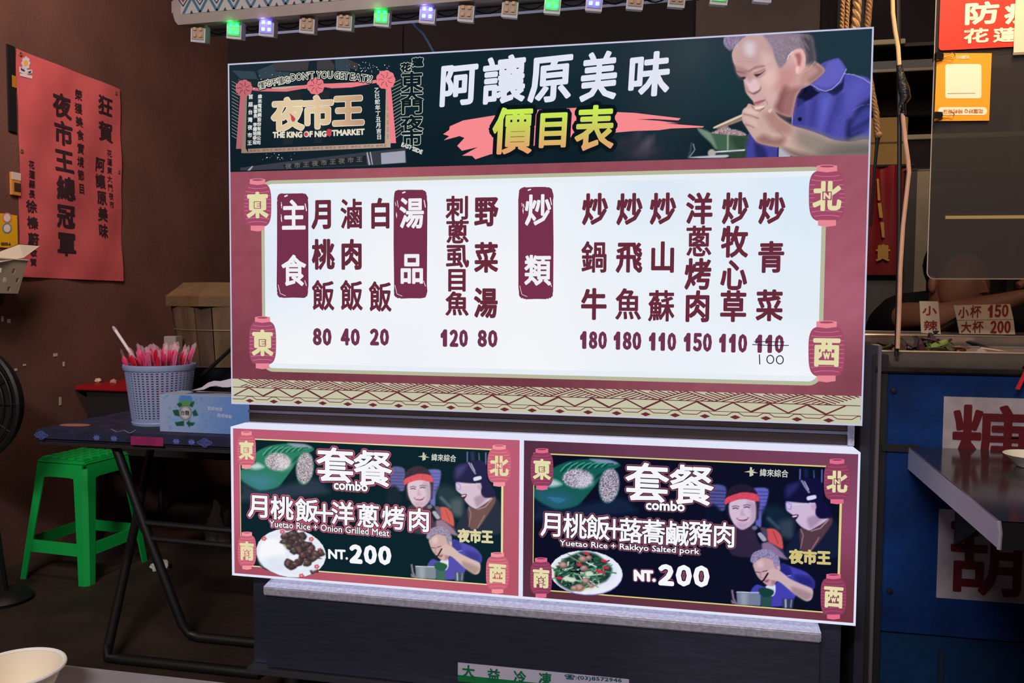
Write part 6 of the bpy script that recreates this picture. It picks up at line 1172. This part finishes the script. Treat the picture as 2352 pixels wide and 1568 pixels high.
# ------------------------------------------------------------------ dim store behind the stall
yk = 1.75
rk = thing('storage_rack', 'dim metal storage rack behind the neighbouring stall', 'rack', (2.1, yk+0.2, 0)); M_rk = mat('rack_grey', (120, 112, 100), 0.5, 0.3); M_rd = mat('rack_dark', (48, 46, 46), 0.7)
for (pa, pb, th_, m_) in (((1985, 100), (2080, 92), 0.02, mat('rack_pale', (150, 138, 112), 0.5)), ((1985, 160), (2160, 160), 0.012, M_rk), ((2080, 310), (2400, 310), 0.02, mat('rack_pale', (150, 138, 112), 0.5))):
    a, b = at(1, yk, *pa), at(1, yk, *pb); z = (a[2]+b[2])/2; MB().box((a[0], yk, z-th_/2), (b[0], yk+0.03, z+th_/2), 0.002).build('shelf_edge', m_, rk)
a, b = at(1, yk+0.05, 1985, 135), at(1, yk+0.05, 2400, 215); MB().box((a[0], yk+0.06, at(1, yk, 2000, 158)[2]), (b[0], yk+0.09, at(1, yk, 2000, 132)[2]), 0.002).build('back_board', mat('rack_board', (90, 88, 86), 0.7), rk)
for zz in (at(1, yk, 2000, 160)[2], at(1, yk, 2000, 100)[2], at(1, yk, 2000, 388)[2]): MB().box((at(1, yk, 1985, 100)[0], yk+0.03, zz-0.01), (3.2, yk+0.42, zz+0.004)).build('shelf_board', M_rd, rk)
for px in (1960, 2420):
    x = at(1, yk, px, 300)[0]; MB().box((x, yk+0.0, 0), (x+0.03, yk+0.03, 2.6), 0.002).build('upright', M_rd, rk); MB().box((x, yk+0.39, 0), (x+0.03, yk+0.42, 2.6), 0.002).build('upright', M_rd, rk)
a, b = at(1, yk, 2006, 268), at(1, yk, 2086, 386); cbx = thing('cardboard_box', 'tan cardboard box on the dim rack beside the black rod', 'box', ((a[0]+b[0])/2, yk+0.15, b[2])); zsf = at(1, yk, 2000, 388)[2]+0.0045
MB().box((a[0]-0.05, yk+0.02, zsf), (b[0], yk+0.3, a[2]), 0.003).build('carton', mat('kraft', (150, 116, 60), 0.8, var=0.15, scale=6), cbx); MB().box((a[0]-0.05, yk+0.0185, (a[2]+zsf)/2-0.004), (b[0], yk+0.0205, (a[2]+zsf)/2+0.004)).build('flap_seam', mat('kraft_dark', (90, 68, 36), 0.8), cbx)
yv = 1.45; RPn = Plane((0, yv-0.002, 0), (1, 0, 0), (0, -1, 0)); a, b = at(1, yv, 1975, 382), at(1, yv, 2080, 631)
rbn = thing('red_hanging', 'folded red cloth banner with gold characters hanging in the dim store', 'banner', ((a[0]+b[0])/2, yv, b[2])); v = []; f = []
for i in range(17):
    for j in range(9): s_ = i/16; v.append((a[0]+(b[0]-a[0])*s_, yv+0.014*math.sin(s_*14+j*0.2)*(j/8), b[2]+(a[2]-b[2])*j/8))
newobj('cloth', v, [(i*9+j, (i+1)*9+j, (i+1)*9+j+1, i*9+j+1) for i in range(16) for j in range(8)], mat('red_cloth', (150, 22, 28), 0.6), rbn, True, True); g = PB(Plane((0, yv-0.018, 0), (1, 0, 0), (0, -1, 0)), 0); g.ch('貴', 2028, 580, 34, 40, 1.2); g.build('gold_character', mat('gold_ink', (226, 170, 80), 0.5), rbn)
g = PB(Plane((0, yv-0.018, 0), (1, 0, 0), (0, -1, 0)), 0, auto=True); g.poly([(2014, 410), (2018, 410), (2022, 460), (2016, 460)]); g.poly([(2016, 466), (2024, 466), (2028, 500), (2020, 500)]); g.poly([(2022, 510), (2030, 510), (2032, 545), (2026, 545)]); g.build('gold_streak', mat('gold_ink', (226, 170, 80), 0.5), rbn, split=True); MB().tube([(a[0]-0.03, yv, a[2]), (b[0]+0.02, yv, a[2])], 0.005, 6).build('top_rail', M_rd, rbn)
for px0, px1, nm, lab, c_ in ((2083, 2100, 'grey_pillar', 'dark grey pillar behind the taped cable', (84, 80, 76)), (2106, 2127, 'pale_pillar', 'pale cream pillar left of the acrylic screen', (176, 160, 136))):
    a, b = at(1, yv-0.03, px0, 392), at(1, yv-0.03, px1, 660); t = thing(nm, lab, 'pillar', ((a[0]+b[0])/2, yv, 0)); MB().box((a[0], yv-0.03, 0), (b[0], yv+0.01, a[2]), 0.002).build('shaft', mat(nm, c_, 0.7, var=0.15, scale=8), t); MB().box((a[0]-0.002, yv-0.033, a[2]), (b[0]+0.002, yv+0.012, a[2]+0.004), 0.001).build('cap', mat(nm, c_, 0.7), t)
a, b = at(1, 1.5, 1960, 632), at(1, 1.5, 2088, 770); gc = thing('grey_cabinet', 'dim grey cabinet front below the red hanging banner', 'cabinet', ((a[0]+b[0])/2, 1.6, 0)); MB().box((a[0], 1.5, 0), (b[0], 1.72, a[2]), 0.004).build('body', mat('cabinet_grey', (112, 104, 100), 0.6, var=0.1, scale=5), gc); MB().box((a[0]+0.01, 1.497, 0.1), (b[0]-0.01, 1.5005, a[2]-0.02), 0.002).build('door', mat('cabinet_grey', (112, 104, 100), 0.6), gc)
# ------------------------------------------------------------------ the seller, bent over the counter behind the screen
def skin_obj(name, pts, edges, radii, material, parent, sub=2):
    me = bpy.data.meshes.new(name); me.from_pydata([tuple(map(float, p)) for p in pts], edges, []); o = bpy.data.objects.new(name, me); COL.objects.link(o); me.materials.append(material)
    sm = o.modifiers.new('skin', 'SKIN'); sm.use_smooth_shade = True
    for d, r in zip(me.skin_vertices[0].data, radii): d.radius = r if hasattr(r, '__len__') else (r, r)
    me.skin_vertices[0].data[0].use_root = True
    ss = o.modifiers.new('sub', 'SUBSURF'); ss.levels = sub; ss.render_levels = sub; o.parent = parent
    return o
hc = at(1, 0.80, 2196, 660); ps = thing('person', 'person in a dark top bending over the counter behind the acrylic screen', 'person', (float(hc[0])-0.03, 1.12, 0))
O_ = np.array(ps.location); H = hc-O_
M_skin = mat('skin', (176, 116, 88), 0.55, var=0.06, scale=10); M_top = mat('dark_top', (22, 20, 26), 0.8); M_hair = mat('dark_hair', (18, 14, 14), 0.6)
el = at(1, 0.66, 2172, 722)-O_; wr = at(1, 0.62, 2318, 690)-O_; hnd = at(1, 0.61, 2350, 678)-O_; sh_r = np.array([H[0]-0.15, -0.18, 1.02]); sh_l = np.array([H[0]+0.24, -0.16, 1.04])
P_ = [(0, 0.16, 0.78), (0, 0.08, 0.92), (0.01, -0.06, 1.02), tuple(np.array([H[0], H[1]+0.12, H[2]-0.07])), tuple(H+np.array([0, 0.03, -0.015])), tuple(H+np.array([0.01, -0.01, 0.055])),
      tuple(sh_r), tuple(el), tuple((el+wr)/2), tuple(wr), tuple(hnd), tuple(hnd+np.array([0.05, 0, 0.004])),
      tuple(sh_l), tuple(sh_l+np.array([0.10, -0.06, -0.22])), tuple(sh_l+np.array([0.04, -0.26, -0.10])), tuple(sh_l+np.array([-0.02, -0.32, -0.07])),
      (-0.09, 0.16, 0.72), (-0.10, 0.10, 0.42), (-0.11, 0.14, 0.05), (-0.11, 0.04, 0.03), (0.09, 0.16, 0.72), (0.10, 0.10, 0.42), (0.11, 0.14, 0.05), (0.11, 0.04, 0.03)]
Ed = [(0, 1), (1, 2), (2, 3), (3, 4), (4, 5), (2, 6), (6, 7), (7, 8), (8, 9), (9, 10), (10, 11), (2, 12), (12, 13), (13, 14), (14, 15), (0, 16), (16, 17), (17, 18), (18, 19), (0, 20), (20, 21), (21, 22), (22, 23)]
Rd = [(.14, .10), (.13, .10), (.13, .10), .05, (.072, .085), (.068, .082), .055, .037, .034, .027, (.036, .018), (.036, .014), .06, .045, .03, (.038, .016), .085, .06, .045, .04, .085, .06, .045, .04]
body = skin_obj('body', P_, Ed, Rd, M_skin, ps)
skin_obj('shirt', [P_[0], P_[1], P_[2], P_[6], tuple((sh_r*0.55+el*0.45)), P_[12], tuple(sh_l+np.array([0.06, -0.03, -0.12]))], [(0, 1), (1, 2), (2, 3), (3, 4), (2, 5), (5, 6)], [(.16, .12), (.15, .12), (.15, .12), .078, .062, .076, .062], M_top, ps)
skin_obj('trousers', [P_[0], P_[16], P_[17], P_[18], P_[20], P_[21], P_[22]], [(0, 1), (1, 2), (2, 3), (0, 4), (4, 5), (5, 6)], [(.155, .115), .097, .072, .058, .097, .072, .058], mat('dark_trousers', (30, 30, 40), 0.8), ps)
def blob(name, c, r, m, sub=3, fn=None):
    bm = bmesh.new(); bmesh.ops.create_icosphere(bm, subdivisions=sub, radius=1.0)
    for w in bm.verts:
        w.co = Vector((w.co.x*r[0], w.co.y*r[1], w.co.z*r[2]))
        if fn: w.co = Vector(fn(w.co))
    me = bpy.data.meshes.new(name); bm.to_mesh(me); bm.free(); me.polygons.foreach_set('use_smooth', [True]*len(me.polygons)); me.materials.append(m); o = bpy.data.objects.new(name, me); COL.objects.link(o); o.parent = ps; o.location = Vector(tuple(map(float, c))); return o
# face turned a little to the right and down
blob('hair', H+np.array([0.0, 0.05, 0.07]), (0.078, 0.088, 0.092), M_hair)
blob('face', H+np.array([0.012, -0.025, 0.005]), (0.07, 0.075, 0.10), M_skin); hF = H+np.array([0.036, -0.090, -0.006])
nz = MB().add([hF+np.array(q) for q in ((-0.008, 0.012, 0.045), (0.012, 0.012, 0.045), (-0.016, 0.012, -0.012), (0.024, 0.012, -0.012), (0.012, -0.030, -0.010), (0.006, -0.008, 0.03))], [(0, 5, 4, 2), (5, 1, 3, 4), (2, 4, 3), (0, 1, 5)]).build('nose', M_skin, ps, False)
for dx in (-0.034, 0.036): blob('eye', hF+np.array([dx, 0.016, 0.036]), (0.012, 0.006, 0.005), M_hair, 2); MB().tube([hF+np.array([dx-0.016, 0.014, 0.052]), hF+np.array([dx, 0.008, 0.057]), hF+np.array([dx+0.016, 0.015, 0.052])], 0.003, 6).build('eyebrow', M_hair, ps, False)
blob('mouth', hF+np.array([0.005, 0.012, -0.034]), (0.02, 0.007, 0.005), mat('lips', (140, 70, 62), 0.5), 2)
for dx in (-0.064, 0.084): blob('ear', H+np.array([dx, 0.01, 0.01]), (0.012, 0.018, 0.028), M_skin, 2)
for base, dirv, side in ((hnd+np.array([0.05, 0, 0.004]), np.array([1.0, -0.1, -0.05]), np.array([0, 0.25, 1.0])), (np.array(P_[15]), np.array([-0.7, -0.7, -0.2]), np.array([0.5, -0.5, 0.4]))):
    dirv = dirv/np.linalg.norm(dirv); side = side/np.linalg.norm(side)
    for k in range(4):
        b0_ = base+side*(0.026-0.017*k); ln = (0.062, 0.072, 0.068, 0.052)[k]; MB().tube([b0_-dirv*0.02, b0_+dirv*ln*0.5, b0_+dirv*ln*0.8+np.array([0, 0, -0.012]), b0_+dirv*ln*0.95+np.array([0, 0, -0.024])], [0.0095, 0.009, 0.008, 0.006], 8).build('finger', M_skin, ps, False, True)
    MB().tube([base-dirv*0.06+side*0.02, base-dirv*0.025+side*0.045, base+dirv*0.012+side*0.052], [0.011, 0.0105, 0.007], 8).build('thumb', M_skin, ps, False, True)

# glowing tube added behind the screen for its yellow reflected streak
tl = thing('streak_tube', 'warm glowing tube added behind the acrylic screen for its thin yellow reflected streak', 'streak', tuple(at(1, 1.5, 2260, 499))); a, b = at(1, 1.5, 2170, 499), at(1, 1.5, 2480, 497)
MB().tube([a, b], 0.006, 8).build('glowing_tube', emat('tube_glow', (255, 205, 110), 1.6), tl, smooth=True)
for p in (a, b): MB().tube([p, p+np.array([0, 0, 0.0])+np.array([0.012 if p is b else -0.012, 0, 0])], 0.008, 8).build('end_cap', M_rd, tl)
MB().box((a[0], 1.508, a[2]-0.012), (b[0], 1.53, a[2]+0.02), 0.002).build('streak_tube_bracket', M_rd, tl)
bpy.data.objects.remove(_to)
